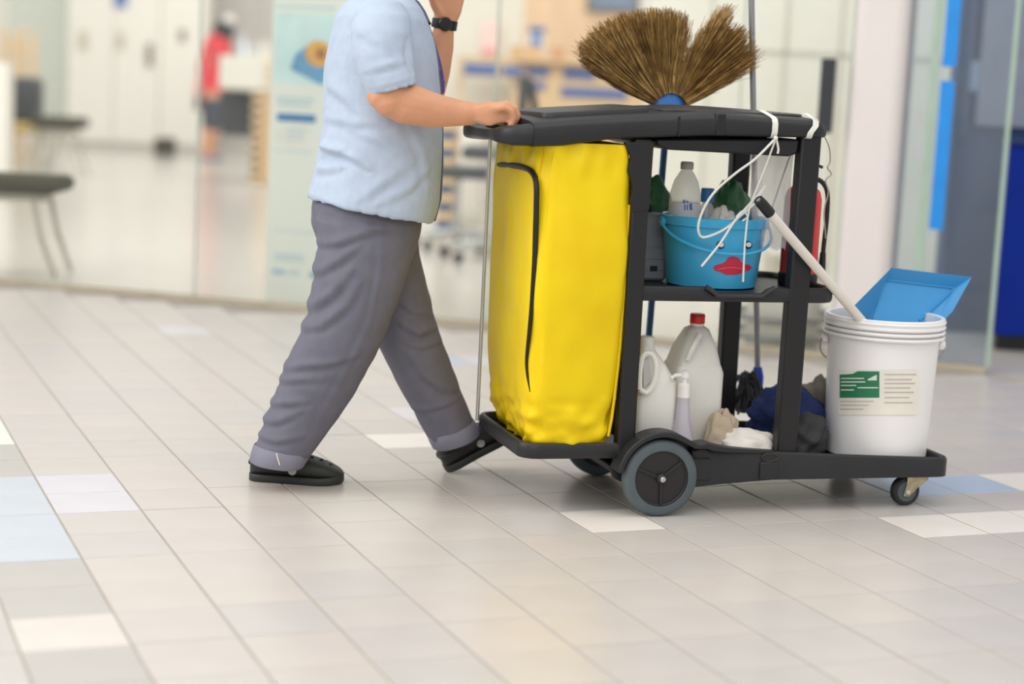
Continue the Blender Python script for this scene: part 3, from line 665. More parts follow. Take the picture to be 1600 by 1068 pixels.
# raised lid panel and grooves on the tray
def lid(l0, l1, w0, w1, h, r=.03):
    pl = []
    for cx, cy, a0 in ((l1-r, w0+r, 270), (l1-r, w1-r, 0), (l0+r, w1-r, 90), (l0+r, w0+r, 180)):
        for a in np.linspace(a0, a0+90, 6): pl.append((cx+r*math.cos(math.radians(a)), cy+r*math.sin(math.radians(a))))
    c = np.array([(l0+l1)/2, (w0+w1)/2]); R = []
    for s, dz in ((1, -.004), (1, h*.7), (.985, h), (.9, h), (.5, h), (.1, h)):
        R.append([(c[0]+(x-c[0])*s, c[1]+(y-c[1])*s, tz(c[0]+(x-c[0])*s, c[1]+(y-c[1])*s)+dz) for x, y in pl])
    return MB().loft(R)
co('lid_panel', lid(-.345, -.06, .07, .40, .012), m_cartlid, ang=40)
co('lid_panel', lid(-.03, .36, .06, .41, .006), m_cartlid, ang=40)
co('latch', MB().box((.088, -.003, .972), (.114, .02, 1.026)), m_post, bevel=.003)
for l in (-.01, ): co('seam', MB().box((l-.002, -.0015, .965), (l+.002, .01, 1.014)), m_post)
ut = [(-.06, .955), (.33, .97), (.325, .932), (.30, .925), (-.02, .93), (-.055, .938)]
co('drawer_tub', MB().prism(ut, lambda u, v, h: (u, h, v), .02, .43), m_post, bevel=.006)

# ================================================================ yellow bag
m_bag = mat('yellow_vinyl', srgb(242, 212, 10), .5, var=.07, scale=5, bump=.05, bscale=40, spec=.35, col2=srgb(238, 202, 6))
m_trim = mat('black_piping', srgb(24, 22, 20), .5)
from mathutils import noise as mnoise
def bagL(z): return interp(z, [.16, .20, .25, .33, .45, .60, .82, .90, .94], [-.328, -.344, -.354, -.360, -.363, -.365, -.364, -.358, -.352])
def bagR(z): return interp(z, [.16, .25, .40, .63, .78, .85, .94], [-.133, -.120, -.110, -.104, -.105, -.110, -.118])
BW0, BW1, BR_ = .022, .450, .042
def bagbulge(l, z):
    u = np.clip((l-bagL(z))/(bagR(z)-bagL(z)), 0, 1); return .026*math.sin(math.pi*u)**.6*math.sin(math.pi*np.clip((z-.1)/.95, 0, 1))
def wrink(x, y, z):
    low = sm((.34-z)/.14); hi = sm((z-.80)/.12)
    q = mnoise.noise(Vector((x*7, y*7, z*4)))*.008+mnoise.noise(Vector((x*16, y*16, z*11+5)))*.004
    q += low*(mnoise.noise(Vector((x*26, y*26, z*34)))*.014-abs(mnoise.noise(Vector((x*14+3, y*14, z*22))))*.014)
    q += hi*(mnoise.noise(Vector((x*30, y*30, z*14)))*.011)
    return q
rings = []; nz = 110
for iz, z in enumerate(np.linspace(.163, .938, nz)):
    a, b_ = bagL(z), bagR(z); r = BR_; pl = []
    shrink = .0 if z > .2 else (.2-z)*.4
    w0, w1 = BW0+shrink, BW1-shrink
    for cx, cy, a0 in ((b_-r, w0+r, 270), (b_-r, w1-r, 0), (a+r, w1-r, 90), (a+r, w0+r, 180)):
        for t in np.linspace(a0, a0+90, 12): pl.append((cx+r*math.cos(math.radians(t)), cy+r*math.sin(math.radians(t))))
        if a0 == 180: pl += [(x, w0) for x in np.linspace(a+r, b_-r, 34)[1:-1]]
        if a0 == 0: pl += [(x, w1) for x in np.linspace(b_-r, a+r, 10)[1:-1]]
        if a0 == 90: pl += [(a, y) for y in np.linspace(w1-r, w0+r, 40)[1:-1]]
    ring = []; c = np.array([(a+b_)/2, (w0+w1)/2])
    for x, y in pl:
        dw = -bagbulge(x, z)*(1-sm((y-.02)/.1)) if y < .12 else 0
        wr = wrink(x, y, z); sx = -1 if x < a+.03 else (1 if x > b_-.03 else 0); sy = -1 if y < w0+.03 else 0
        ring.append((x+sx*wr*(1 if sx < 0 else .4), y+dw+sy*wr, z))
    rings.append(ring)
bag = empty('collection_bag', cw(-.25, .225, .163)); tag(bag, 'tall yellow vinyl waste bag with a black zip line hanging in the cart frame', 'bag')
co('sack', MB().loft(rings), m_bag, bag, ang=70)
def in_bag(l, w, z):
    a, b_ = bagL(z), bagR(z); w0 = BW0-bagbulge(l, z)
    dx = max(a+BR_-l, l-(b_-BR_), 0); dy = max(w0+BR_-w, w-(BW1-BR_), 0)
    return math.hypot(dx, dy) <= BR_
def on_bag(x, y):
    d = ray(x, y); d = d/np.linalg.norm(d)
    for t in np.arange(4.2, 5.6, .001):
        P = CAM+d*t-CO; q = (P @ EX, P @ EY, P[2])
        if in_bag(*q): return np.array(q)-np.array([d @ EX, d @ EY, d[2]])*.004
    return np.array(q)
zp = [on_bag(x, y) for x, y in ((780, 257), (800, 258), (820, 262), (832, 270), (838, 288), (838, 325), (837, 360), (836, 400), (834, 440), (831, 480), (827, 520), (823, 560), (824, 585), (829, 612))]
zp3 = curve_pts(zp, 66)
co('zip', MB().tube(zp3, [.0076 if i < 40 else .0076-.0052*(i-40)/(len(zp3)-40) for i in range(len(zp3))], 8), m_trim, bag)
co('side_seam', MB().tube([(bagR(z)-.014, BW0+.004, z) for z in np.linspace(.2, .79, 14)], .004, 6), m_bag, bag)
co('bag_rod', MB().tube([(-.372, .448, .16), (-.372, .448, .94)], .005, 8), m_chrome)

# ================================================================ things on the middle shelf
ZS = .572
m_bucket = mat('sky_blue_plastic', srgb(66, 172, 218), .3, var=.04, sss=.1)
BC = (.182, .195); BH = .185; BR0, BR1 = .118, .139
t = empty('blue_bucket', cw(BC[0], BC[1], ZS)); tag(t, 'sky blue bucket with stuck-on eyes and red lips on the middle shelf', 'bucket')
prof = [(BR0-.012, 0), (BR0, .004), (BR0+(BR1-BR0)*.8, BH*.8), (BR0+(BR1-BR0)*.86, BH*.86), (BR1+.002, BH*.87), (BR1+.004, BH-.002), (BR1, BH), (BR1-.005, BH-.003), (BR1-.006, BH*.86), (BR0-.004, .008), (0, .007)]
co('body', MB().lathe(prof, 56, (BC[0], BC[1], ZS)), m_bucket, t, ang=30)
for a in (178, -2):
    r = BR1+.004; co('ear', MB().lathe([(.014, -.004), (.014, .006), (.008, .009)], 16, (BC[0]+r*math.cos(math.radians(a)), BC[1]+r*math.sin(math.radians(a)), ZS+.165), (math.cos(math.radians(a)), math.sin(math.radians(a)), 0)), m_bucket, t)
hp = []
for k in np.linspace(0, 1, 30):
    a = math.radians(180+2+176*k); r = BR1+.012; dz = -.068*math.sin(math.pi*k)**.8
    hp.append((BC[0]+r*math.cos(a), BC[1]+r*math.sin(a), ZS+.165+dz))
co('handle', MB().tube(hp, .0042, 8), m_bucket, t)
def on_bucket(px, py, off=.001):       # a photo pixel on the bucket's wall, cart frame
    for w in np.linspace(.03, .2, 340):
        p = cl(px, py, w); r = math.hypot(p[0]-BC[0], p[1]-BC[1]); rb_ = BR0+(BR1-BR0)*(p[2]-ZS)/BH
        if r <= rb_+off: return p
    return p
def sticker(name, pts, m, parent, off, fn=on_bucket):
    c = fn(np.mean([p[0] for p in pts]), np.mean([p[1] for p in pts]), off); R = []
    for s in (1, .75, .5, .25, .02):
        cx = np.mean([p[0] for p in pts]); cy = np.mean([p[1] for p in pts])
        R.append([fn(cx+(x-cx)*s, cy+(y-cy)*s, off) for x, y in pts])
    return co(name, MB().loft(R, cap=False), m, parent)
m_lip = mat('lip_red', srgb(206, 40, 72), .4); m_eyew = mat('eye_white', srgb(232, 240, 244), .3); m_eyeb = mat('eye_black', srgb(30, 34, 40), .35); m_line = mat('mouth_line', srgb(240, 150, 160), .4)
ell = lambda cx, cy, rx, ry, n=16: [(cx+rx*math.cos(a), cy+ry*math.sin(a)) for a in np.linspace(0, 2*math.pi, n, endpoint=False)]
for ex in (1127, 1170):
    e = sticker('eye', ell(ex-1.2, 382.6, 6.6, 6.2), m_eyeb, t, .0012)
    sticker('eye_white', ell(ex, 382.0, 4.2, 3.9), m_eyew, e, .0022); sticker('eyelash', [(ex-5, 378), (ex-2, 376), (ex+1, 377), (ex-2, 379)], m_eyeb, e, .003)
lipp = [(1114, 418), (1118, 414), (1127, 412), (1133, 409), (1138, 402), (1145, 400), (1153, 402), (1158, 408), (1161, 412), (1170, 413), (1175, 417), (1172, 422), (1164, 424), (1156, 428), (1146, 429.5), (1134, 429), (1126, 425), (1118, 423)]
lp = sticker('lips', lipp, m_lip, t, .0012)
ml = [on_bucket(x, y, .0022) for x, y in ((1122, 421), (1130, 419), (1140, 417.8), (1150, 418), (1160, 420), (1167, 422))]
co('mouth_line', MB().tube(ml, .0006, 6), m_line, lp)
# water bottle standing in the bucket
m_pet = mat('clear_bottle_plastic', srgb(232, 234, 228), .12, alpha=.5, var=.02); m_lab = mat('bottle_label', srgb(226, 230, 238), .4, alpha=.9); m_labb = mat('label_blue_print', srgb(92, 118, 188), .5)
p = cl(1071, 300, .24); bl = p[0]
t = empty('water_bottle', cw(bl, .24, .581)); tag(t, 'clear plastic water bottle with pale blue-lettered label standing in the blue bucket', 'bottle')
def BP(prof): return MB().lathe(prof, 28, (bl, .24, .581))
co('body', BP([(.036, 0), (.041, .008), (.041, .205), (.043, .21), (.041, .228), (.032, .262), (.018, .286), (.015, .29), (.015, .298)]), m_pet, t)
co('label', BP([(.0418, .135), (.0422, .14), (.0422, .20), (.0418, .205)]), m_lab, t)
co('cap', BP([(.0175, .292), (.0175, .308), (.015, .312), (0, .312)]), mat('bottle_cap', srgb(206, 204, 196), .4), t)
def on_cyl(cx, cy, rad):
    def f(px, py, off=.001):
        for w in np.linspace(cy-rad-.02, cy+.01, 300):
            q = cl(px, py, w)
            if math.hypot(q[0]-cx, q[1]-cy) <= rad+off: return q
        return q
    return f
fb = on_cyl(bl, .24, .0425)
for pts in ([(1067, 313), (1069, 311), (1071, 314), (1069, 318), (1067, 317)], [(1069, 319), (1071, 319), (1071, 328), (1069, 328)], [(1073, 312), (1076, 315), (1074, 318), (1072, 315)], [(1073, 320), (1075, 319), (1075, 328), (1073, 328)], [(1077, 318), (1081, 317), (1082, 328), (1078, 328)]):
    sticker('lettering', pts, m_labb, t, .0012, fb)
# grey jug, cream spray bottle, green refuse bags, blue-capped bottle, white cloth
m_jug = mat('grey_jug_plastic', srgb(132, 138, 150), .4)
t = empty('grey_jug', cw(.025, .31, ZS)); tag(t, 'blue-grey square jug on the middle shelf left of the blue bucket', 'jug')
co('body', MB().loft([[(.025+sx*a, .31+sy*b_, ZS+z) for sx, sy in ((-1, -1), (1, -1), (1, 1), (-1, 1))] for a, b_, z in ((.05, .055, 0), (.054, .058, .01), (.054, .058, .155), (.046, .05, .175), (.03, .034, .182))]), m_jug, t, bevel=.01, seg=3)
co('cap', MB().lathe([(.018, .180), (.018, .198), (.014, .202)], 18, (.03, .31, ZS)), m_post, t)
for z in (.03, .06, .09, .12): co('rib', MB().box((-.027, .2505, ZS+z), (.078, .2535, ZS+z+.004)), m_jug, t, bevel=.001)
co('mark', MB().box((.03, .2495, ZS+.028), (.05, .2525, ZS+.042)), m_post, t)
m_green = mat('green_film', srgb(58, 116, 74), .35, var=.2, scale=16, bump=.3, bscale=40)
def lump(name, c, r, m, seed, label=None, cat=None, parent=None, amp=.12, flat=None, n=40, group=None):
    r_ = np.random.default_rng(seed); ks = r_.normal(size=(7, 3))*6; ph = r_.random(7)*6.28
    R = []
    for i in range(1, 22):
        th = math.pi*i/22; ring = []
        for a in np.linspace(0, 2*math.pi, n, endpoint=False):
            d = np.array([math.sin(th)*math.cos(a), math.sin(th)*math.sin(a), -math.cos(th)])
            k = 1+amp*sum(abs(math.sin(ks[q] @ d*.5+ph[q]))-.5 for q in range(7))/2.2
            p = np.array(c)+np.array(r)*d*k
            if flat is not None: p[2] = max(p[2], flat)
            ring.append(p)
        R.append(ring)
    return co(name, MB().loft(R), m, parent, ang=80, label=label, cat=cat, group=group)
p = cl(1143, 315, .36)
lump('green_bag', (p[0], .375, .70), (.068, .052, .128), m_green, 3, 'crumpled green refuse bag standing on the shelf behind the blue bucket', 'bag', None, .16, ZS)
p = cl(1026, 305, .41)
lump('green_bag', (p[0]-.01, .405, .70), (.062, .028, .125), m_green, 4, 'dark green refuse bag tucked behind the grey jug on the shelf', 'bag', None, .14, ZS)
p = cl(1105, 312, .28)
t = empty('blue_capped_bottle', cw(p[0], .28, .581)); tag(t, 'small bottle with a blue cap peeking over the back of the blue bucket', 'bottle')
co('body', MB().lathe([(.026, 0), (.028, .01), (.028, .17), (.014, .2), (.013, .21)], 20, (p[0], .28, .581)), m_pet, t)
co('cap', MB().lathe([(.018, .205), (.018, .238), (.016, .242)], 20, (p[0], .28, .581)), mat('blue_cap', srgb(50, 124, 186), .4), t)
m_cloth = mat('white_cloth', srgb(236, 232, 224), .8, var=.03, bump=.15, bscale=90)
lump('white_cloth', (.20, .185, .67), (.042, .05, .092), m_cloth, 11, 'white cloth stuffed in the blue bucket, its tip above the rim', 'cloth', None, .3, .58)
# white bottle with an orange label and red extinguisher at the front end of the shelf
m_red = mat('extinguisher_red', srgb(214, 44, 44), .3); m_hdpe = mat('white_hdpe', srgb(232, 228, 224), .35, var=.02)
EXW = .21; EXL = cl(1251, 365, EXW)[0]; ez = cl(1251, 300, EXW)[2]-ZS
t = empty('fire_extinguisher', cw(EXL, EXW, ZS)); tag(t, 'red cylinder extinguisher with black hose on the shelf behind the right front post', 'extinguisher')
co('cylinder', MB().lathe([(.046, .025), (.050, .030), (.050, ez-.018), (.044, ez+.004), (.026, ez+.02), (.016, ez+.026), (.014, ez+.036)], 32, (EXL, EXW, ZS)), m_red, t)
co('base_ring', MB().lathe([(.050, 0), (.053, .004), (.053, .034), (.0505, .037)], 28, (EXL, EXW, ZS)), m_post, t)
co('valve', MB().box((EXL-.016, EXW-.013, ZS+ez+.033), (EXL+.02, EXW+.013, ZS+ez+.06)), m_post, t, bevel=.003)
hose = curve_pts([cl(x, y, EXW-.01) for x, y in ((1256, 282), (1272, 279), (1286, 286), (1293, 304), (1292, 340), (1288, 375), (1285, 405), (1284, 424))], 40)
co('hose', MB().tube(hose, .0065, 8), m_post, t)
co('hose_nozzle', MB().tube([hose[-8], hose[-1]], [.008, .010], 10), m_post, t)
co('squeeze_lever', MB().tube([(EXL-.012, EXW, ZS+ez+.062), (EXL+.03, EXW, ZS+ez+.075), (EXL+.05, EXW, ZS+ez+.068)], .0045, 6), m_post, t)

# ================================================================ strings, ties and the hanging plastic bag
m_string = mat('white_plastic_string', srgb(238, 238, 232), .3, alpha=.88)
def tie(px0, px1, label):
    a = cl(px0, 200, -.002)[0]; b_ = cl(px1, 200, -.002)[0]; lm = (a+b_)/2; hw = .008; sl = .012 if px0 > 1240 else 0
    R = []
    for w, z, s in ((.09, tz(lm, .09)+.0075, 1), (.02, tt_(lm)+.003, .7), (.004, tt_(lm)-.002, .3), (-.003, tt_(lm)-.014, 0), (-.003, tb_(lm)+.012, -1), (.004, tb_(lm)-.002, -1.1), (.025, tb_(lm)-.004, -1.1)):
        R.append([(lm-hw+sl*s, w, z), (lm+hw+sl*s, w, z), (lm+hw+sl*s, w+.0008, z+.0015), (lm-hw+sl*s, w+.0008, z+.0015)])
    return R
t = empty('plastic_string', cw(cl(1212, 215, 0)[0], 0, .96)); tag(t, 'white plastic string knotted on the tray with long loops over the bucket', 'string')
co('strap', MB().loft(tie(1205, 1217, '')), m_string, t, ang=80)
k0 = cl(1212, 216, -.008)
co('knot', MB().ball((k0[0], k0[1], k0[2]), (.006, .006, .007), 10, 8), m_string, t)
def strand(pts, w, r=.0032, n=50):
    ws = w if hasattr(w, '__len__') else [w]*len(pts)
    co('strand', MB().tube(curve_pts([cl(x, y, ww) for (x, y), ww in zip(pts, ws)], n), r, 6), m_string, t)
strand([(1211, 217), (1180, 248), (1150, 270), (1118, 298), (1100, 325), (1091, 352), (1095, 369), (1110, 368), (1135, 356), (1158, 336), (1178, 318), (1195, 290)], [-.006, .0, .005, .01, .015, .02, .025, .025, .03, .03, .03, .03], .0034, 70)
strand([(1196, 290), (1170, 320), (1148, 345), (1125, 380), (1096, 416)], [.03, .03, .026, .024, .022])
strand([(1212, 217), (1196, 260), (1182, 295), (1170, 330), (1164, 380), (1161, 440)], [-.006, .005, .01, .015, .015, .016], .0026)
strand([(1213, 217), (1216, 232), (1215, 240)], -.004, .003, 10)
strand([(1150, 339), (1160, 330), (1168, 338), (1160, 345)], .028, .0026, 16)
t2 = obj('plastic_tie', MB().loft(tie(1268, 1280, '')), m_string, M=CART, ang=80); tag(t2, 'short white plastic tie wrapped round the front corner of the tray', 'tie')
# dangling thin wire from the front corner
m_wire = mat('thin_wire', srgb(176, 172, 164), .4, metal=.4)
wp = [cl(x, y, .12) for x, y in ((1289, 214), (1296, 232), (1297, 252), (1293, 262), (1299, 272), (1290, 282), (1294, 300), (1288, 330), (1290, 372))]
t = obj('dangling_wire', MB().tube(curve_pts(wp, 50), .0018, 6), m_wire, M=CART); tag(t, 'thin kinked wire dangling from the front corner of the tray', 'wire')
wp = [cl(x, y, .2) for x, y in ((1245, 216), (1232, 250), (1218, 290), (1206, 326))]
t = obj('hanging_cord', MB().tube(curve_pts(wp, 20), .0022, 6), mat('dark_cord', srgb(112, 108, 108), .5), M=CART); tag(t, 'thin dark cord hanging slantwise from the tray by the clear plastic bag', 'cord')
m_film = mat('clear_film', srgb(228, 226, 226), .15, alpha=.42, var=.03, bump=.5, bscale=30)
R = []
for k in np.linspace(0, 1, 26):
    y = 222+(388-222)*k; xl = interp(k, [0, .2, .5, .8, 1], [1186, 1176, 1172, 1176, 1188]); xr = interp(k, [0, .3, .7, 1], [1242, 1236, 1234, 1226])
    a, b_ = cl(xl, y, .115), cl(xr, y, .115); ring = []
    for th in np.linspace(0, 2*math.pi, 40, endpoint=False):
        f = 1+.10*math.sin(7*th+9*k)+.06*math.sin(13*th-5*k); c_ = (a+b_)/2; h = (b_[0]-a[0])/2
        ring.append((c_[0]+h*math.cos(th)*(f if abs(math.cos(th)) < .8 else 1), .115+.024*math.sin(th)*f, c_[2]+.004*math.sin(5*th)))
    R.append(ring)
t = obj('clear_plastic_bag', MB().loft(R, cap=False), m_film, M=CART, ang=80); tag(t, 'clear plastic bag hanging under the tray behind the white string', 'bag')

# ================================================================ things on the lower deck
ZD = .118
m_milk = mat('milky_plastic', srgb(240, 239, 232), .32, var=.02, sss=.25)
def jug(name, l, w, a, b_, h, label):
    t = empty(name, cw(l, w, ZD)); tag(t, label, 'jug'); return t
l0 = (cl(990, 600, .12)[0]+cl(1056, 600, .12)[0])/2
t = jug('handled_jug', l0, .15, 0, 0, 0, 'white translucent jug with a moulded side handle left of the red-capped jug')
rect = lambda cx, cy, a, b_, z, n=6, r=.018: [(cx+sx*(a-r)+r*math.cos(math.radians(q)), cy+sy*(b_-r)+r*math.sin(math.radians(q)), z) for sx, sy, a0 in ((1, -1, 270), (1, 1, 0), (-1, 1, 90), (-1, -1, 180)) for q in np.linspace(a0, a0+90, n)]
def zj(y, w=.12): return cl(1020, y, w)[2]
zt_ = zj(535)
co('body', MB().loft([rect(l0, .15, .05, .055, ZD), rect(l0, .15, .056, .06, ZD+.01), rect(l0, .15, .056, .06, ZD+.17), rect(l0+.006, .15, .05, .055, ZD+.21)]), m_milk, t, ang=50)
co('shoulder', MB().loft([rect(l0+.006, .15, .05, .055, ZD+.205), rect(l0-.008, .15, .038, .04, ZD+.25), rect(l0-.016, .15, .022, .022, ZD+.285), rect(l0-.018, .15, .017, .017, ZD+.30, r=.012)]), m_milk, t, ang=50)
co('cap', MB().lathe([(.02, .295), (.02, .318), (.017, .322)], 18, (l0-.018, .15, ZD)), m_milk, t)
hl = [cl(x, y, .082) for x, y in ((999, 608), (1000, 575), (1004, 557), (1012, 551), (1021, 557), (1025, 575), (1021, 598), (1010, 613))]
co('handle', MB().tube(curve_pts(hl+[hl[0]], 50), .0075, 8), m_milk, t)
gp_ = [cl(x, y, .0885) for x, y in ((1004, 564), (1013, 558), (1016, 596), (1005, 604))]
co('recess_shade', MB().loft([gp_, [p+np.array([0, -.003, 0]) for p in gp_]]), mat('milky_shadow', srgb(190, 188, 184), .4), t)  # flat darker patch, the shade inside the handle opening put into its colour
l1 = (cl(1052, 620, .18)[0]+cl(1122, 620, .18)[0])/2+.002
t = jug('red_capped_jug', l1, .22, 0, 0, 0, 'tall white jug with a red screw cap behind the pump bottle')
zc = cl(1088, 500, .22)[2]; zs_ = cl(1088, 566, .22)[2]
co('body', MB().loft([rect(l1, .22, .062, .062, ZD), rect(l1, .22, .068, .066, ZD+.01), rect(l1, .22, .068, .066, zs_-.02), rect(l1, .22, .062, .06, zs_)]), m_milk, t, ang=50)
co('shoulder', MB().loft([rect(l1, .22, .064, .062, zs_-.012), rect(l1+.002, .22, .05, .048, zs_+.045), rect(l1+.004, .22, .03, .03, zc-.022), rect(l1+.005, .22, .018, .018, zc-.014, r=.014), rect(l1+.005, .22, .018, .018, zc, r=.014)]), m_milk, t, ang=50)
co('cap', MB().lathe([(.019, zc-.008), (.0205, zc-.006), (.0205, zc+.014), (.018, zc+.018), (0, zc+.018)], 24, (l1+.005, .22, 0)), m_red, t)
co('side_handle', MB().tube(curve_pts([(l1-.045, .15, zs_+.02), (l1-.035, .142, zs_+.055), (l1-.012, .16, zc-.03)], 16), .009, 8), m_milk, t)
lp_ = cl(1069, 640, .075)[0]
m_pump = mat('pump_white', srgb(246, 243, 240), .25); m_lil = mat('lilac_clear_plastic', srgb(222, 216, 226), .15, alpha=.7)
t = empty('pump_bottle', cw(lp_, .085, ZD)); tag(t, 'slim clear bottle with a white pump head before the milky jugs', 'bottle')
co('body', MB().lathe([(.033, 0), (.036, .006), (.035, .05), (.029, .07), (.020, .11), (.017, .155), (.016, .175)], 26, (lp_, .085, ZD)), m_lil, t)
co('collar', MB().lathe([(.0165, .172), (.0165, .205), (.011, .21)], 20, (lp_, .085, ZD)), m_pump, t)
co('pump_head', MB().lathe([(.007, .205), (.007, .222), (.013, .224), (.013, .238), (.006, .243)], 18, (lp_, .085, ZD)), m_pump, t)
co('spout', MB().tube([(lp_, .085, ZD+.232), (lp_-.03, .08, ZD+.230), (lp_-.042, .078, ZD+.222)], .005, 8), m_pump, t)
# rags and bags between the jugs and the pail
m_beige = mat('beige_cloth', srgb(196, 180, 156), .85, bump=.2, bscale=60)
m_whitebag = mat('white_paper_bag', srgb(240, 234, 226), .6, bump=.25, bscale=30)
m_bluerag = mat('navy_cloth', srgb(40, 54, 104), .85, bump=.3, bscale=50, var=.2)
m_darkrag = mat('charcoal_cloth', srgb(58, 58, 60), .7, bump=.3, bscale=40, var=.2)
m_greyrag = mat('grey_khaki_cloth', srgb(128, 122, 112), .8, bump=.2, bscale=50)
p = cl(1132, 655, .10); lump('work_glove', (p[0], .115, .176), (.040, .028, .062), m_beige, 21, 'beige cloth glove standing crumpled beside the pump bottle', 'glove', None, .3, ZD)
p = cl(1172, 672, .075); lump('white_bag', (p[0]-.004, .085, .152), (.074, .045, .048), m_whitebag, 22, 'crumpled white bag lying left of the right front post', 'bag', None, .2, ZD)
p = cl(1240, 640, .25); lump('navy_rag', (p[0], .27, .19), (.105, .075, .078), m_bluerag, 23, 'dark navy rag heaped on the deck behind the right front post', 'rag', None, .35, ZD)
p = cl(1262, 672, .13); lump('charcoal_bag', (p[0]-.01, .15, .165), (.062, .055, .055), m_darkrag, 24, 'charcoal grey bag crumpled between the right front post and the pail', 'bag', None, .35, ZD)
p = cl(1284, 628, .34); lump('khaki_rag', (p[0], .35, .20), (.055, .05, .085), m_greyrag, 25, 'grey khaki rag at the back beside the white pail', 'rag', None, .3, ZD)
# mop leaning against the far edge of the tray
m_pole = mat('grey_pole', srgb(150, 150, 152), .35, metal=.5); m_sock = mat('mop_socket_blue', srgb(36, 62, 168), .35)
a = cl(1184, 600, .475); b_ = cl(1177, 172, .480); d = (b_-a)
t = empty('mop', cw(a[0], .475, .15)); tag(t, 'long grey-handled mop with blue socket leaning on the far tray edge', 'mop')
co('pole', MB().tube([a-d*.02, a+d*1.75], .0085, 10), m_pole, t)
co('end_grip', MB().tube([a+d*1.75, a+d*1.86], .011, 10), m_post, t)
s0, s1 = cl(1182, 645, .470), cl(1184, 573, .475)
co('socket', MB().tube([s0, s0*.4+s1*.6, s0*.2+s1*.8, s1], [.012, .017, .018, .012], 14), m_sock, t)
mb = MB(); rr = np.random.default_rng(5); hd = cl(1166, 595, .47)
for k in range(90):
    a_ = rr.random()*6.28; q0 = np.array([s0[0]-.03+rr.normal()*.012, .468+rr.normal()*.01, .275+rr.normal()*.012]); q2 = np.array([s0[0]-.02+rr.normal()*.035, .47+rr.normal()*.025, .172+rr.random()*.02])
    mb.tube(curve_pts([q0, (q0+q2)/2+rr.normal(size=3)*.012, q2], 6), .004, 5)
tag(co('strands', mb, m_darkrag, t), kind='stuff')
# broom standing head-up along the far side
m_straw = mat('broom_straw', srgb(186, 148, 82), .7, var=.3, scale=30, col2=srgb(126, 94, 48)); m_broomblue = mat('broom_blue', srgb(62, 124, 198), .4)
BW = .487
bc = cl(1044, 159, BW); bt_ = cl(1013, 535, BW)
t = empty('straw_broom', cw(bt_[0], BW, .17)); tag(t, 'upside-down straw broom with a blue collar and spread tan bristles above the tray', 'broom')
dd = (bt_-bc)/(bc[2]-bt_[2]); low = bt_+dd*(bt_[2]-.166)
co('handle', MB().tube([low, bc+np.array([0, 0, .0])], .0095, 10), mat('broom_handle_blue', srgb(50, 92, 148), .4), t)
R = []
for k in np.linspace(0, 1, 14):
    hw_ = .054*math.sqrt(max(0.02, 1-k*k)); R.append([(bc[0]+hw_*math.cos(a), BW+.022*math.sqrt(max(.05, 1-k*k))*math.sin(a), bc[2]-.02+.058*k) for a in np.linspace(0, 2*math.pi, 28, endpoint=False)])
co('collar', MB().loft(R), m_broomblue, t)
co('collar_band', MB().tube([(bc[0]+.055*math.cos(a), BW+.024*math.sin(a), bc[2]-.014) for a in np.linspace(0, 2*math.pi, 28, endpoint=False)], .0045, 6, closed=True), mat('band_blue', srgb(44, 96, 168), .5), t)
out = [(-2, 60), (12, 62), (18, 118), (22, 150), (28, 164), (36, 164), (44, 172), (49, 152), (52, 158), (56, 184), (59, 172), (63, 122), (67, 92), (72, 96), (76, 122), (80, 136), (90, 142), (100, 145), (113, 150), (125, 158), (133, 165), (143, 168), (152, 170), (157, 150), (162, 120), (170, 60)]
SCL = 1/FPX*np.linalg.norm(cp(1044, 168, BW)-CAM)
roll_ = -ROLL
def straw(n, seed, m, name):
    rr = np.random.default_rng(seed); mb = MB()
    for k in range(n):
        th = rr.uniform(13, 160)
        if 64 < th < 74 and rr.random() < .8: continue
        L = interp(th, [o[0] for o in out], [o[1] for o in out])*rr.uniform(.84, 1.0)*SCL
        c_ = math.cos(math.radians(th)-roll_); s_ = math.sin(math.radians(th)-roll_); dw = rr.normal()*.10
        st = np.array([bc[0]+c_*.050, BW+rr.normal()*.010, bc[2]-.022+.046*s_])
        e = np.array([bc[0]+c_*L, BW+dw*L, bc[2]+s_*L])
        md_ = st*.45+e*.55+np.array([0, rr.normal()*.004, 0]); sg = 1 if th < 66 else -1
        perp = np.array([-s_, 0, c_])*(-sg)*L*rr.uniform(-.02, .035); md_ = md_+perp
        mb.tube(curve_pts([st, md_, e+np.array([rr.normal(), rr.normal(), rr.normal()])*.004], 6), [.0010]*4+[.0006]*3, 3, cap=False)
    return tag(co(name, mb, m, t, smooth=False), kind='stuff')
straw(3300, 31, m_straw, 'bristles')
straw(1900, 32, mat('broom_straw_dark', srgb(116, 84, 44), .75, var=.3, scale=30), 'bristles')
straw(500, 33, mat('broom_straw_light', srgb(226, 194, 122), .7, var=.2, scale=30), 'bristles')

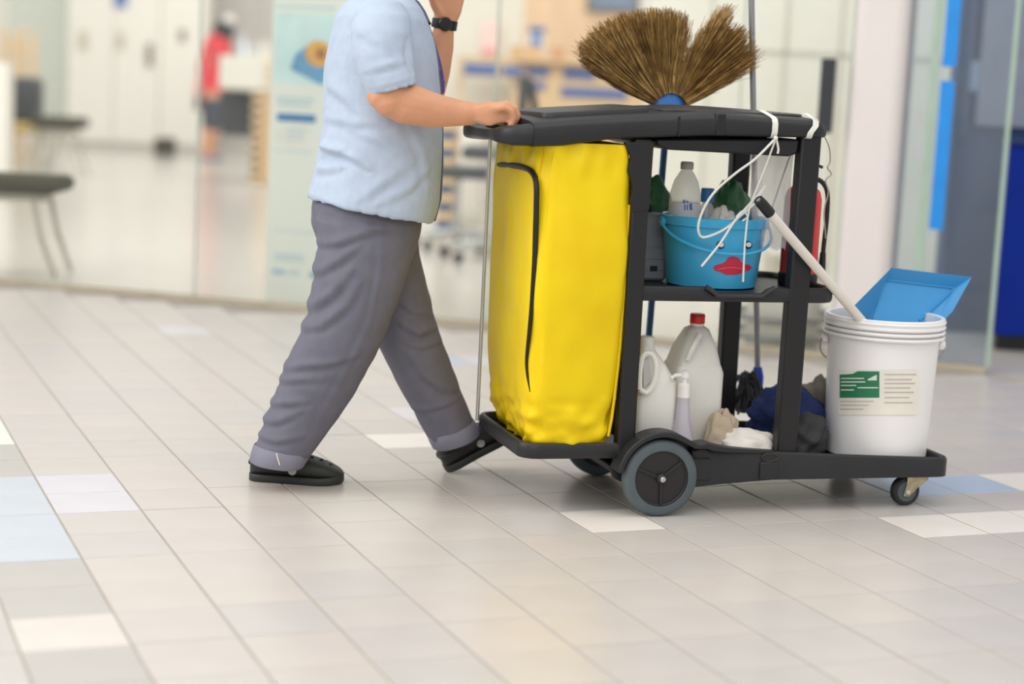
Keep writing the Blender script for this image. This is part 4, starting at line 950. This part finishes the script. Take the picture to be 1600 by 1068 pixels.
# ================================================================ white pail, dustpan and white stick
m_pail = mat('white_pail', srgb(242, 241, 241), .32, var=.012)
PCL, PCW = .688, .168; PH = .385; PR0, PR1 = .138, .152
t = empty('white_pail', cw(PCL, PCW, ZD)); tag(t, 'large white plastic pail with a green label on the front of the deck', 'pail')
LZ = lambda prof, n=64: MB().lathe(prof, n, (PCL, PCW, ZD))
prof = [(PR0-.01, 0), (PR0, .006), (PR1-.002, PH-.055), (PR1+.002, PH-.053), (PR1+.002, PH-.05), (PR1, PH-.048)]
prof += [(PR1, PH-.03), (PR1+.009, PH-.029), (PR1+.010, PH-.003), (PR1+.006, PH), (PR1-.003, PH-.002), (PR1-.006, PH-.02), (PR0-.005, .012), (0, .01)]
co('body', LZ(prof), m_pail, t, ang=30)
for z in (PH-.052, PH-.038, PH-.024, PH-.011): co('rim_rib', MB().tube([(PCL+(PR1+.008)*math.cos(a), PCW+(PR1+.008)*math.sin(a), ZD+z) for a in np.linspace(0, 2*math.pi, 56, endpoint=False)], .0048, 8, closed=True), m_pail, t)
for a in (-20, 160):
    ca, sa = math.cos(math.radians(a)), math.sin(math.radians(a)); co('lug', MB().lathe([(.014, 0), (.014, .012), (.009, .016)], 16, (PCL+(PR1-.001)*ca, PCW+(PR1-.001)*sa, ZD+PH-.075), (ca, sa, 0)), m_pail, t)
hw = []
for k in np.linspace(0, 1, 34):
    a = math.radians(-20+180*k); hw.append((PCL+(PR1+.016)*math.cos(a), PCW+(PR1+.016)*math.sin(a), ZD+PH-.075-.10*math.sin(math.pi*k)**.7))
co('bail', MB().tube(hw, .0022, 6), m_wire, t)
def on_pail(px, py, off=.001):
    for w in np.linspace(-.0, .2, 420):
        q = cl(px, py, w)
        if math.hypot(q[0]-PCL, q[1]-PCW) <= PR0+(PR1-PR0)*(q[2]-ZD)/(PH-.055)+off: return q
    return q
def patch(name, x0, y0, x1, y1, m, parent, off, nx=10, top=None):
    R = []
    for k in np.linspace(0, 1, 4):
        row = []
        for u in np.linspace(0, 1, nx):
            x = x0+(x1-x0)*u; ya = y0 if top is None else top(x); row.append(on_pail(x, ya+(y1-ya)*k, off))
        R.append(row)
    return co(name, MB().loft(R, cap=False, closed=False), m, parent)
m_lblw = mat('label_cream', srgb(238, 233, 222), .5); m_lblg = mat('label_green', srgb(40, 122, 84), .45); m_txt = mat('label_text', srgb(190, 184, 174), .6); m_txw = mat('label_text_white', srgb(214, 228, 218), .6)
lab = patch('label', 1310, 579, 1435, 648, m_lblw, t, .0012, 16)
patch('green_print', 1312, 585, 1374, 621, m_lblg, lab, .002, 10, top=lambda x: interp(x, [1312, 1332, 1340, 1374], [585, 584, 579.5, 580]))
for k, (x0, x1, y) in enumerate(((1314, 1350, 590), (1314, 1352, 595.5), (1314, 1338, 601), (1340, 1372, 604.5), (1314, 1334, 608))): patch('text_line', x0, y, x1, y+1.8, m_txw, lab, .0028, 6)
patch('leaf_print', 1356, 588, 1370, 594, m_txw, lab, .0028, 4, top=lambda x: interp(x, [1356, 1370], [592, 585]))
for k, y in enumerate((584, 592, 598, 605, 612, 620, 628)): patch('text_line', 1382, y, 1432-(k*7) % 12, y+1.6, m_txt, lab, .0022, 6)
for k, y in enumerate((626, 632, 638)): patch('text_line', 1313, y, 1365-8*k, y+1.5, m_txt, lab, .0022, 6)
# dustpan in the pail
m_pan = mat('dustpan_blue', srgb(72, 158, 216), .35, var=.04)
t = empty('dustpan', cw(.70, .17, .30)); tag(t, 'bright blue plastic dustpan standing open side out in the white pail', 'dustpan')
q = lambda x, y, w: cl(x, y, w)
wb, wt, wo = .20, .245, .135
fl_ = [q(1363, 498, wb), q(1436, 500, wb), q(1491, 450, wt), q(1382, 437, wt)]
dn = (fl_[0]+fl_[1])/2-(fl_[3]+fl_[2])/2; low0, low1 = fl_[0]+dn*1.2+np.array([.025, 0, 0]), fl_[1]+dn*1.2+np.array([-.02, 0, 0])
def slab(pts, th=.003, dirv=(0, 1, 0)):
    dv = np.array(dirv)*th; return MB().loft([pts, [p+dv for p in pts]])
co('floor_plate', slab([low0, low1, fl_[2], fl_[3]]), m_pan, t)
lpq = [fl_[3], fl_[2], q(1518, 433, wt-.015), q(1393, 418, wt-.015)]
co('lip', slab(lpq), m_pan, t)
Lo, Ro = q(1328, 484, wo), q(1488, 487, wo+.02)
co('side_wall', slab([low0, fl_[3], lpq[3], Lo, q(1335, 520, wo+.02)], .003, (.8, .5, 0)), m_pan, t)
co('side_wall', slab([low1, fl_[2], lpq[2], Ro, q(1455, 520, wo+.04)], .003, (-.8, .5, 0)), m_pan, t)
co('rear_wall', slab([low0, low1, q(1425, 620, wo+.04), q(1385, 620, wo+.03)], .003, (0, 0, 1)), m_pan, t)
for pa, pb in ((fl_[0], fl_[3]), (fl_[3], fl_[2]), (fl_[2], fl_[1])): co('edge_ridge', MB().tube([pa+np.array([0, -.002, 0]), pb+np.array([0, -.002, 0])], .003, 6), m_pan, t)
# white stick with black tip
m_stick = mat('cream_stick', srgb(230, 224, 214), .4, var=.03)
a, b_ = cl(1190, 318, -.085), cl(1343, 497, .075); d = b_-a; bot = a+d*1.5
t = empty('white_stick', cw(*(bot))); tag(t, 'cream white pole with a black tip slanting out of the white pail', 'pole')
co('pole', MB().tube([a+d*.06, bot], .0125, 14), m_stick, t)
co('tip', MB().tube([a-d*.03, a+d*.0, a+d*.08], [.013, .0145, .0145], 14), m_post, t)
co('tip_hole', MB().tube([a-d*.032, a-d*.028], [.006, .006], 12), m_grey, t)
# ================================================================ the person pushing the cart
m_skin = mat('skin', srgb(216, 158, 122), .5, var=.05, scale=18, sss=.12, bump=.03, bscale=120)
m_shirt = mat('light_blue_shirt', srgb(178, 192, 211), .8, var=.03, scale=40, bump=.08, bscale=260)
m_navytrim = mat('slate_navy_trim', srgb(84, 98, 126), .75)
m_trouser = mat('grey_trouser_cloth', srgb(106, 106, 119), .8, var=.04, scale=30, bump=.08, bscale=240)
m_cuff = mat('trouser_cuff', srgb(128, 127, 142), .8, var=.04, bump=.08, bscale=240)
m_clog = mat('black_clog_foam', srgb(46, 48, 46), .55, bump=.04, bscale=90)
m_hair = mat('black_hair', srgb(28, 24, 22), .5, bump=.3, bscale=150)
m_purple = mat('purple_lanyard', srgb(104, 76, 150), .6)
PW = .41
def ring(L, R, w, b, n=28, e=1.0, wl=None):
    a, c = cp(L[0], L[1], w), cp(R[0], R[1], w); m = (a+c)/2; A = (c-a)/2; out = []
    for t in np.linspace(0, 2*math.pi, n, endpoint=False):
        ct, st = math.cos(t), math.sin(t)
        out.append(m+A*np.sign(ct)*abs(ct)**e+EY*b*np.sign(st)*abs(st)**e)
    return out
person = empty('person', on_floor(560, 757)*np.array([1, 1, 0])); tag(person, 'person in light blue shirt and grey trousers walking and pushing the cart', 'person')

# ---- body: one continuous skin surface
def px3(x, y, w): return cp(x, y, w)
b = MB()
b.loft([ring((545, 320), (640, 330), PW, .15), ring((530, 240), (660, 245), PW, .15), ring((530, 120), (660, 125), PW, .15), ring((545, 40), (645, 48), PW, .15), ring((560, 10), (640, 15), PW, .12), ring((590, -14), (640, -8), PW, .06), ring((600, -60), (646, -52), PW, .052)])
b.caps([px3(608, 0, PW), px3(624, -62, PW)], [.058, .052])
hc = px3(634, -112, PW)
b.ball(hc+EZ*.02, (.088, .073, .102), 24, 16); b.caps([hc+EX*.035-EZ*.03, hc+EX*.055-EZ*.085], [.055, .03])         # skull and jaw
b.caps([hc+EX*.085+EZ*.02, hc+EX*.108-EZ*.022], [.009, .013], 8)                                                        # nose
b.caps([hc+EX*.088-EZ*.052-EY*.018, hc+EX*.095-EZ*.052, hc+EX*.088-EZ*.052+EY*.018], [.007, .009, .007], 8)              # lips
for s in (-1, 1):
    b.ball(hc+EX*.0+EY*.074*s+EZ*.0, (.022, .010, .032), 12, 8)                                                            # ears
    b.caps([hc+EX*.082+EY*.012*s+EZ*.045, hc+EX*.075+EY*.045*s+EZ*.043], [.010, .008], 8)                                  # brows
# legs (inside the trousers)
for hipx, pts, w0, w1 in ((0, [(575, 330), (545, 480), (470, 640), (437, 700)], .33, .37), (1, [(600, 330), (628, 490), (686, 635), (701, 672)], .49, .47)):
    b.caps([px3(x, y, w0+(w1-w0)*k/3) for k, (x, y) in enumerate(pts)], [.085, .065, .05, .038])
# right (near) arm resting on the grip
wr = .155
sh, el, wrist = px3(598, 62, .21), px3(612, 152, .165), px3(738, 177, wr)
b.caps([sh, sh*.45+el*.55, el], [.050, .056, .052], 16)
b.caps([px3(604, 146, .168), px3(634, 162, .165), px3(680, 173, .16), px3(722, 177, wr), wrist], [.050, .053, .043, .032, .029], 16)
def finger(pts, r): b.caps(pts, r, 9)
knx = [(787, 165, .110), (790, 162, .136), (791, 160, .162), (789, 161, .188)]
b.loft([[wrist+EY*s*.027+EZ*z for s, z in ((-1, -.017), (1, -.017), (1.05, .0), (1, .015), (0, .021), (-1, .015), (-1.05, .0))],
        [px3(760, 170, wr)+EY*s*.038+EZ*z for s, z in ((-1, -.042), (1, -.042), (1.08, -.006), (1, .013), (0, .019), (-1, .013), (-1.08, -.006))],
        [px3(786, 168, wr)+EY*s*.044+EZ*z for s, z in ((-1, -.036), (1, -.036), (1.06, -.004), (1, .010), (0, .013), (-1, .010), (-1.06, -.004))]])
for k, (x, y, w) in enumerate(knx):
    ln = (.88, 1, 1.03, .95)[k]
    finger([px3(764, 172, w*.6+wr*.4), px3(x, y+3, w), px3(x+13*ln, y+9, w-.002), px3(x+18*ln, y+22, w-.004), px3(x+12*ln, y+33, w-.005)], [.0128, .0122, .0112, .0100, .0086])
finger([px3(750, 178, .19), px3(764, 183, .205), px3(775, 187, .207), px3(784, 192, .205)], [.014, .012, .0105, .009])       # thumb under the bar, far side
# left (far) arm raised
lw = .60
b.caps([px3(612, 40, .58), px3(640, 110, .62), px3(668, 152, .62)], [.06, .054, .045], 16)
lwr = px3(693, 48, .60)
b.caps([px3(668, 152, .62), px3(680, 110, .615), px3(690, 70, .605), lwr], [.044, .042, .034, .029], 16)
hb = px3(702, 6, .595); up = nrm(hb-lwr); 
b.loft([[lwr+EX*x+EY*y for x, y in ((-.022, -.017), (.022, -.017), (.025, 0), (.022, .017), (-.022, .017), (-.025, 0))],
        [px3(699, 20, .597)+EX*x+EY*y for x, y in ((-.034, -.016), (.034, -.016), (.038, 0), (.034, .016), (-.034, .016), (-.038, 0))],
        [px3(706, -22, .593)+EX*x+EY*y for x, y in ((-.040, -.012), (.040, -.012), (.043, 0), (.040, .012), (-.040, .012), (-.043, 0))]])
for k, (dx, ln) in enumerate(((-.032, .068), (-.011, .078), (.010, .074), (.031, .058))):
    s0 = px3(705, -14, .594)+EX*dx; dirv = nrm(up+EX*(.10+.16*(k-1.5)*.5))
    finger([s0-up*.03, s0, s0+dirv*ln*.45, s0+dirv*ln*.8-EY*.012, s0+dirv*ln-EY*.024], [.0105, .0102, .009, .0083, .0072])
finger([px3(688, 24, .59)+EX*.0, px3(678, 6, .58), px3(673, -8, .572), px3(674, -20, .567)], [.014, .012, .0105, .009])
body = remesh('body', b, m_skin, person, .0042, 5)
# face details, hair
for s in (-1, 1):
    e = obj('eye', MB().ball(hc+EX*.080+EY*.031*s+EZ*.022, (.010, .013, .009), 14, 10), m_eyew, person)
    obj('iris', MB().ball(hc+EX*.0875+EY*.031*s+EZ*.022, (.004, .006, .006), 10, 8), m_eyeb, e)
hb_ = MB(); hb_.ball(hc+EZ*.037-EX*.016, (.092, .084, .100), 24, 16); hb_.ball(hc-EX*.062-EZ*.01, (.045, .062, .06), 18, 12)
remesh('hair', hb_, m_hair, person, .006, 4, lambda c, n: waves(c, .002, 160, 4))

# ---- trousers
tr = MB()
tr.loft([ring((496, 300), (655, 332), PW, .165, e=.9), ring((488, 325), (655, 350), PW, .175, e=.9), ring((489, 352), (648, 372), PW, .175, e=.9), ring((502, 385), (640, 402), PW, .15, e=.9), ring((520, 410), (632, 425), PW, .11)])
nr_ = [((492, 340), (648, 360), .345, .11), ((497, 378), (643, 398), .33, .108), ((492, 430), (630, 446), .325, .104), ((481, 482), (611, 498), .325, .10), ((463, 532), (588, 550), .33, .095), ((441, 582), (560, 602), .34, .09), ((423, 632), (527, 650), .35, .084), ((408, 675), (498, 693), .36, .08), ((397, 704), (480, 714), .365, .078), ((393, 718), (472, 722), .367, .076)]
tr.loft([ring(L, R, w, bb) for L, R, w, bb in nr_]+[ring((403, 716), (465, 719), .367, .066), ring((410, 690), (480, 698), .362, .064)])
fr_ = [((540, 345), (650, 362), .48, .10), ((556, 390), (654, 390), .485, .10), ((563, 440), (663, 432), .485, .098), ((574, 490), (674, 480), .48, .094), ((588, 536), (688, 524), .475, .088), ((611, 582), (703, 566), .472, .082), ((637, 628), (718, 606), .47, .077), ((660, 668), (733, 641), .468, .073), ((671, 688), (741, 660), .468, .071), ((677, 698), (745, 670), .468, .07)]
tr.loft([ring(L, R, w, bb) for L, R, w, bb in fr_]+[ring((684, 694), (740, 670), .468, .06), ring((674, 672), (728, 648), .468, .058)])
TC = [([(492, 392), (530, 384), (570, 368), (612, 356)], .0055, .012), ([(488, 446), (512, 428), (540, 405), (560, 388)], .0055, .012), ([(478, 500), (500, 484), (524, 462), (548, 430)], .006, .012),
      ([(468, 525), (505, 515), (545, 480), (560, 452)], .005, .012), ([(444, 592), (480, 578), (520, 572), (556, 560)], .005, .011), ([(432, 612), (470, 600), (505, 598)], .004, .010), ([(420, 650), (450, 640), (480, 634)], .0045, .010),
      ([(412, 678), (440, 670), (470, 652)], .0045, .010), ([(590, 350), (590, 420), (575, 500), (540, 580), (500, 660)], .0022, .010), ([(560, 352), (575, 358), (600, 362), (640, 360)], .003, .008), ([(404, 698), (440, 700), (476, 690)], .004, .009)]
TF = [([(618, 470), (645, 490), (672, 496)], .006, .012), ([(632, 512), (655, 525), (678, 520)], .008, .012), ([(640, 540), (660, 545), (690, 540)], .005, .011), ([(640, 560), (662, 590), (690, 612), (712, 615)], .0045, .012), ([(650, 400), (630, 430), (610, 455)], .004, .012), ([(655, 650), (690, 640), (722, 626)], .003, .009)]
def tdisp(c, n):
    q = (c-CO) @ EY
    near = creases(c, TC, .23, .42)
    far = creases(c, TF, .38)*((q > .36) & ((c-CO)@EX > cl(600, 480, .4)[0]))
    hid = (c[:, 2] < .72)
    return (near+far)*1.15+waves(c, .0016, 38, 8)+waves(c, .0008, 90, 9)
remesh('trousers', tr, m_trouser, person, .0065, 4, tdisp)
def cuff(R0, R1, w, b0, b1):
    t = MB(); o0, o1 = ring(*R0, w, b0, 36), ring(*R1, w, b1, 36); c0 = np.mean(o0, 0); c1 = np.mean(o1, 0); R = []
    for k, s in ((0, 1.0), (.05, 1.045), (.5, 1.06), (.93, 1.05), (1, 1.02), (1.0, .93), (.6, .90)):
        R.append([(c0*(1-k)+c1*k)+((np.array(p)*(1-k)+np.array(q)*k)-(c0*(1-k)+c1*k))*s*(1+.012*math.sin(i*1.1+k*2)) for i, (p, q) in enumerate(zip(o0, o1))])
    return t.loft(R, cap=False)
cn = obj('cuff', cuff(((399, 694), (484, 704)), ((392, 722), (470, 728)), .366, .079, .077), m_cuff, person, ang=70)
obj('thread', MB().tube([cp(432, 708, .283), cp(434, 716, .282), cp(437, 726, .284)], .0016, 6), m_white, cn)
obj('cuff', cuff(((669, 680), (737, 653)), ((680, 702), (747, 675)), .468, .072, .071), m_cuff, person, ang=70)
# pocket slit
pk = [cp(x, y, .235) for x, y in ((560, 352), (568, 358), (577, 357))]

# ---- shirt
s = MB()
SR = [((586, -18), (644, -6), .07), ((563, -8), (648, 4), .12), ((540, 4), (655, 16), .165), ((525, 24), (664, 34), .185), ((516, 60), (674, 66), .19), ((511, 100), (680, 104), .19), ((508, 150), (684, 152), .19), ((506, 200), (685, 202), .195), ((497, 250), (685, 254), .20), ((486, 295), (682, 310), .205), ((483, 308), (676, 334), .205), ((484, 312), (671, 348), .203)]
s.loft([ring(L, R, PW, bb, 40, .93) for L, R, bb in SR]+[ring((494, 310), (660, 342), PW, .19, 40, .93), ring((500, 290), (656, 318), PW, .185, 40, .93)])
def sleeve(pts, inner):
    R = []
    for P, A, B, a, bb in pts: R.append([P+A*a*math.cos(t)+B*bb*math.sin(t) for t in np.linspace(0, 2*math.pi, 26, endpoint=False)])
    return R
def arm_ring(L, R, w, bb): return ring(L, R, w, bb, 26)
s.loft([arm_ring((572, -2), (625, 4), .27, .06), arm_ring((556, 14), (640, 26), .235, .075), arm_ring((549, 45), (641, 52), .21, .082), arm_ring((551, 85), (640, 85), .195, .080), arm_ring((562, 118), (644, 108), .182, .077), arm_ring((576, 148), (651, 130), .172, .074), arm_ring((583, 146), (645, 131), .172, .064), arm_ring((578, 122), (640, 108), .18, .062)])
s.loft([arm_ring((576, 0), (628, 5), .55, .06), arm_ring((570, 20), (645, 28), .585, .07), arm_ring((590, 60), (662, 56), .61, .07), arm_ring((610, 108), (682, 92), .625, .07), arm_ring((616, 106), (676, 92), .625, .06), arm_ring((604, 80), (664, 72), .615, .058)])
SC = [([(497, 232), (525, 238), (550, 248), (572, 262)], .008, .011), ([(494, 262), (515, 250), (540, 240)], .005, .012), ([(488, 292), (510, 276), (535, 268)], .0045, .012), ([(560, 210), (590, 222), (620, 240)], .004, .014), ([(600, 318), (640, 300), (672, 272)], .004, .014),
      ([(570, 312), (600, 290), (640, 262)], .003, .014), ([(520, 190), (560, 198), (600, 196)], .0035, .014), ([(516, 110), (530, 140), (560, 175)], .004, .014), ([(640, 200), (660, 240), (668, 290)], .003, .014)]
SS = [([(551, 26), (546, 52), (547, 90)], .005, .008), ([(640, 66), (638, 88), (644, 112)], .005, .009), ([(580, 112), (600, 106), (625, 100)], .003, .011), ([(583, 138), (612, 131), (646, 121)], .0014, .006), ([(572, 60), (590, 70), (600, 96)], .0025, .014)]
def sdisp(c, n):
    q = (c-CO) @ EY
    fr = creases(c, SC, .21, .40)
    sl = creases(c, SS, .14, .30)
    hem = [[(486, 304), (520, 320), (560, 332), (610, 341), (662, 344)]]
    hm = creases(c, [(hem[0], .0022, .004)], .22, .44)
    return (fr+sl)*1.4+hm+waves(c, .0018, 30, 18)+waves(c, .0009, 85, 19)
remesh('shirt', s, m_shirt, person, .0062, 4, sdisp)
# collar, button placket, lanyard
colr = MB(); R = []
for L, Rr, bb, sc in (((584, -22), (652, 4), .074, 1.06), ((570, -12), (660, 18), .095, 1.07), ((560, -2), (669, 38), .115, 1.05), ((564, -4), (664, 33), .108, 1.03), ((585, -16), (648, 4), .066, 1.0)):
    r_ = ring(L, Rr, PW, bb, 30); c0 = np.mean(r_, 0); R.append([c0+(p-c0)*sc for p in r_])
obj('collar', colr.loft(R, cap=False), m_navytrim, person, ang=80)
R = []
for x, y, nx in ((660, 22, 0), (670, 50, 0), (678, 80, 0), (682, 104, 0), (686.5, 152, 0), (688, 202, 0), (688, 254, 0), (685, 310, 0), (676, 344, 0)):
    p = cp(x-3, y, PW); R.append([p+EX*dx+EY*dy for dx, dy in ((.004, -.034), (.011, -.012), (.012, .012), (.004, .034), (-.008, .034), (-.008, -.034))])
pl_ = obj('placket', MB().loft(R), m_navytrim, person, bevel=.002)
for y, x in ((60, 672), (108, 682), (156, 686), (206, 688), (256, 688), (306, 685)):
    p = cp(x-3, y, PW)+EX*.0115; obj('button', MB().lathe([(.0055, 0), (.0055, .002), (.003, .0028)], 12, p, EX), m_white, pl_)
lan = curve_pts([cp(640, 2, PW+.07), cp(668, 50, PW+.085), cp(684, 100, PW+.08), cp(689, 132, PW+.075)], 20)
la = obj('lanyard', MB().tube([p+EX*.006 for p in lan], .004, 6), m_purple, person)
p = cp(690, 134, PW+.075); obj('lanyard_clip', MB().box(tuple(p-np.array([.012, .004, .02])), tuple(p+np.array([.008, .004, .016]))), m_purple, la, bevel=.003)
# wristwatch on the raised arm
wc, wd_ = px3(694.5, 38, .60), nrm(px3(697, 25, .598)-lwr)
wt_ = MB(); u = nrm(np.cross(wd_, EY)); v = np.cross(wd_, u)
R = []
for dz, r in ((-.013, .0305), (-.0125, .0345), (.0125, .0345), (.013, .0305)): R.append([wc+wd_*dz+u*r*1.02*math.cos(t)+v*r*.86*math.sin(t) for t in np.linspace(0, 2*math.pi, 30, endpoint=False)])
wo_ = obj('wristwatch', wt_.loft(R, cap=False), m_black, person)
obj('watch_case', MB().lathe([(.018, 0), (.019, .004), (.016, .009), (0, .0095)], 20, wc-EX*.006-EY*.0295, -EY), m_black, wo_)

# ---- clogs
def clog(heel, toe, up, side, L, name, s_):
    f = nrm(toe-heel); up = nrm(up-f*(up @ f)); sd = np.cross(f, up)
    P = lambda t, y, z: heel+f*(t*L)+sd*y+up*z
    ts_ = [0.0, .02, .06, .14, .26, .40, .52, .64, .76, .87, .95, .985, 1.0]
    hw_ = [.012, .026, .034, .039, .040, .042, .047, .052, .053, .047, .034, .022, .008]
    top = [.058, .068, .074, .079, .081, .083, .079, .070, .060, .050, .040, .034, .028]
    R = []; Rs = []
    for t, h, z in zip(ts_, hw_, top):
        rr_ = []
        for a in np.linspace(0, 2*math.pi, 28, endpoint=False):
            ca, sa = math.cos(a), math.sin(a); rr_.append(P(t, h*np.sign(ca)*abs(ca)**.75, .014+(z-.014)*(.5+.5*np.sign(sa)*abs(sa)**.8)))
        R.append(rr_)
        k = h+.003; Rs.append([P(t if 0 < t < 1 else t+(.006 if t else -.006)*1, y, zz+.006*max(0, t-.8)/.2) for y, zz in ((-k+.002, 0), (k-.002, 0), (k, .004), (k, .016), (k-.003, .020), (-k+.003, .020), (-k, .016), (-k, .004))])
    sh_ = obj('clog', MB().loft(R), m_clog, person, ang=60)
    obj('sole', MB().loft(Rs), m_clog, sh_, ang=50)
    holes = [(.62, .036, .058), (.70, .030, .060), (.78, .022, .056), (.66, .012, .0705), (.76, .004, .0625), (.86, .008, .052), (.60, -.03, .06), (.70, -.028, .061), (.80, -.018, .055), (.55, .030, .070), (.72, .044, .044), (.80, .039, .041), (.88, .033, .037)]
    for t, y, z in holes:
        c = P(t, y*s_, z-.001); n = nrm(up*1.0+sd*y*s_*16); obj('vent_hole', MB().lathe([(.0052, -.004), (.0052, .0016), (.0036, .0018), (.0034, -.002)], 12, c, n), m_trim, sh_)
    c = P(.47, .0445*s_, .036); obj('badge', MB().lathe([(.011, -.004), (.011, .0025), (.009, .0035), (0, .004)], 18, c, nrm(sd*s_+up*.25)), mat('badge_grey', srgb(186, 188, 186), .4), sh_)
    if s_ > 0 and abs(f[2]) < .1: c = P(.36, .0405*s_, .05); obj('badge', MB().lathe([(.005, -.004), (.005, .002), (0, .003)], 12, c, nrm(sd*s_+up*.25)), m_lip, sh_)
    st = [P(.30, .041*s, .056) for s in (1,)]+[P(.14, .040, .052), P(.03, .028, .050), P(.0, .012, .048), P(.0, -.012, .048), P(.03, -.028, .050), P(.14, -.040, .052), P(.30, -.041, .056)]
    obj('heel_strap', MB().tube(curve_pts(st, 40), .0055, 8), m_clog, sh_)
    return sh_
h0, t0 = on_floor(388, 752), on_floor(534, 759)
# toe line runs slightly towards the viewer; the near side edge is what the photo shows
offn = np.array([-(t0-h0)[1], (t0-h0)[0], 0]); offn = nrm(offn)*.036
clog(h0+offn, t0+offn, EZ, None, np.linalg.norm(t0-h0), 'clog', 1)
h1 = on_floor(705, 744)+EY*.05+EZ*.004; ft = nrm(EX*math.cos(math.radians(29))+EZ*math.sin(math.radians(29))+EY*.05)
clog(h1, h1+ft, EZ, None, .238, 'clog', 1)

# ================================================================ the figure in red at the desk, far inside
YP = 21.0
def fp(x, y, d=0): return at(x, y, YP+d)
m_redsh = mat('red_shirt', srgb(222, 52, 62), .7, var=.04, bump=.1); m_shorts = mat('dark_shorts', srgb(58, 66, 76), .7); m_pinkbag = mat('pink_cloth', srgb(232, 140, 130), .7)
base = on_floor(328, 246); t = empty('person', (base[0], YP, 0)); tag(t, 'person in red shirt and dark shorts leaning on the desk far inside the shop', 'person')
dz = -fp(326, 246)[2]
def F(x, y, d=0): return fp(x, y, d)+EZ*dz
b = MB()
b.caps([F(334, 140), F(335, 100), F(340, 66)], [.15, .15, .13], 16); b.caps([F(342, 62), F(347, 50)], [.06, .06])
b.ball(F(350, 46), (.10, .085, .12), 16, 12); b.caps([F(353, 50), F(357, 50)], [.05, .02], 8)
for d in (-.1, .1):
    b.caps([F(332, 145, d), F(326 if d < 0 else 333, 195, d), F(321 if d < 0 else 330, 236, d)], [.10, .08, .045]); b.caps([F(321 if d < 0 else 330, 239, d), F(331 if d < 0 else 340, 243, d)], [.045, .04])
for d in (-.17, .17):
    b.caps([F(343, 70, d), F(349, 92, d), F(360, 90, d), F(366, 88, d)], [.06, .05, .042, .035])
    for k in range(4): b.caps([F(366, 87+k*1.3, d+.02*k-.03), F(370.5, 88+k*1.3, d+.02*k-.03)], [.012, .01], 6)
    b.caps([F(364, 86, d-.04), F(368, 85, d-.05)], [.013, .011], 6)
remesh('body', b, m_skin, t, .011, 2)
b = MB(); b.caps([F(333, 138), F(334, 100), F(340, 68)], [.175, .18, .155], 18)
for d in (-.18, .18): b.caps([F(342, 68, d), F(347, 84, d)], [.09, .08], 12)
remesh('shirt', b, m_redsh, t, .015, 3, lambda c, n: waves(c, .006, 14, 3))
b = MB(); b.caps([F(333, 142), F(333, 158)], [.18, .17], 16)
for d in (-.1, .1): b.caps([F(332, 158, d), F(329 if d < 0 else 334, 188, d)], [.115, .105], 14)
remesh('shorts', b, m_shorts, t, .015, 2)
obj('hair', MB().ball(F(349, 45), (.13, .11, .13), 16, 12), m_hair, t)
cpp = obj('cap', MB().ball(F(358, 27), (.075, .085, .06), 18, 10), m_white, t); obj('cap_visor', MB().box(tuple(F(360, 37)-np.array([0, .07, .01])), tuple(F(369, 39)+np.array([0, .07, .012]))), mat('visor_blue', srgb(90, 130, 190), .5), cpp, bevel=.008)
for d in (-.1, .1): obj('shoe', MB().caps([F(320 if d < 0 else 329, 243, d), F(334 if d < 0 else 342, 244, d)], [.05, .045], 10), mat('shoe_slate', srgb(110, 114, 140), .6), t)
t = obj('shoulder_bag', MB().box(tuple(F(303, 168, -.33)), tuple(F(318, 122, -.20))), m_pinkbag, bevel=.05, seg=3); tag(t, 'pinkish bag hanging at the hip of the red-shirted person', 'bag')
obj('strap', MB().tube([F(310, 124, -.26), F(322, 95, -.28), F(338, 66, -.2)], .012, 6), m_pinkbag, t)
obj('bag_base', MB().box(tuple(F(303, 168, -.335)), tuple(F(317, 146, -.20))), m_dark, t, bevel=.02)
bpy.context.view_layer.update()
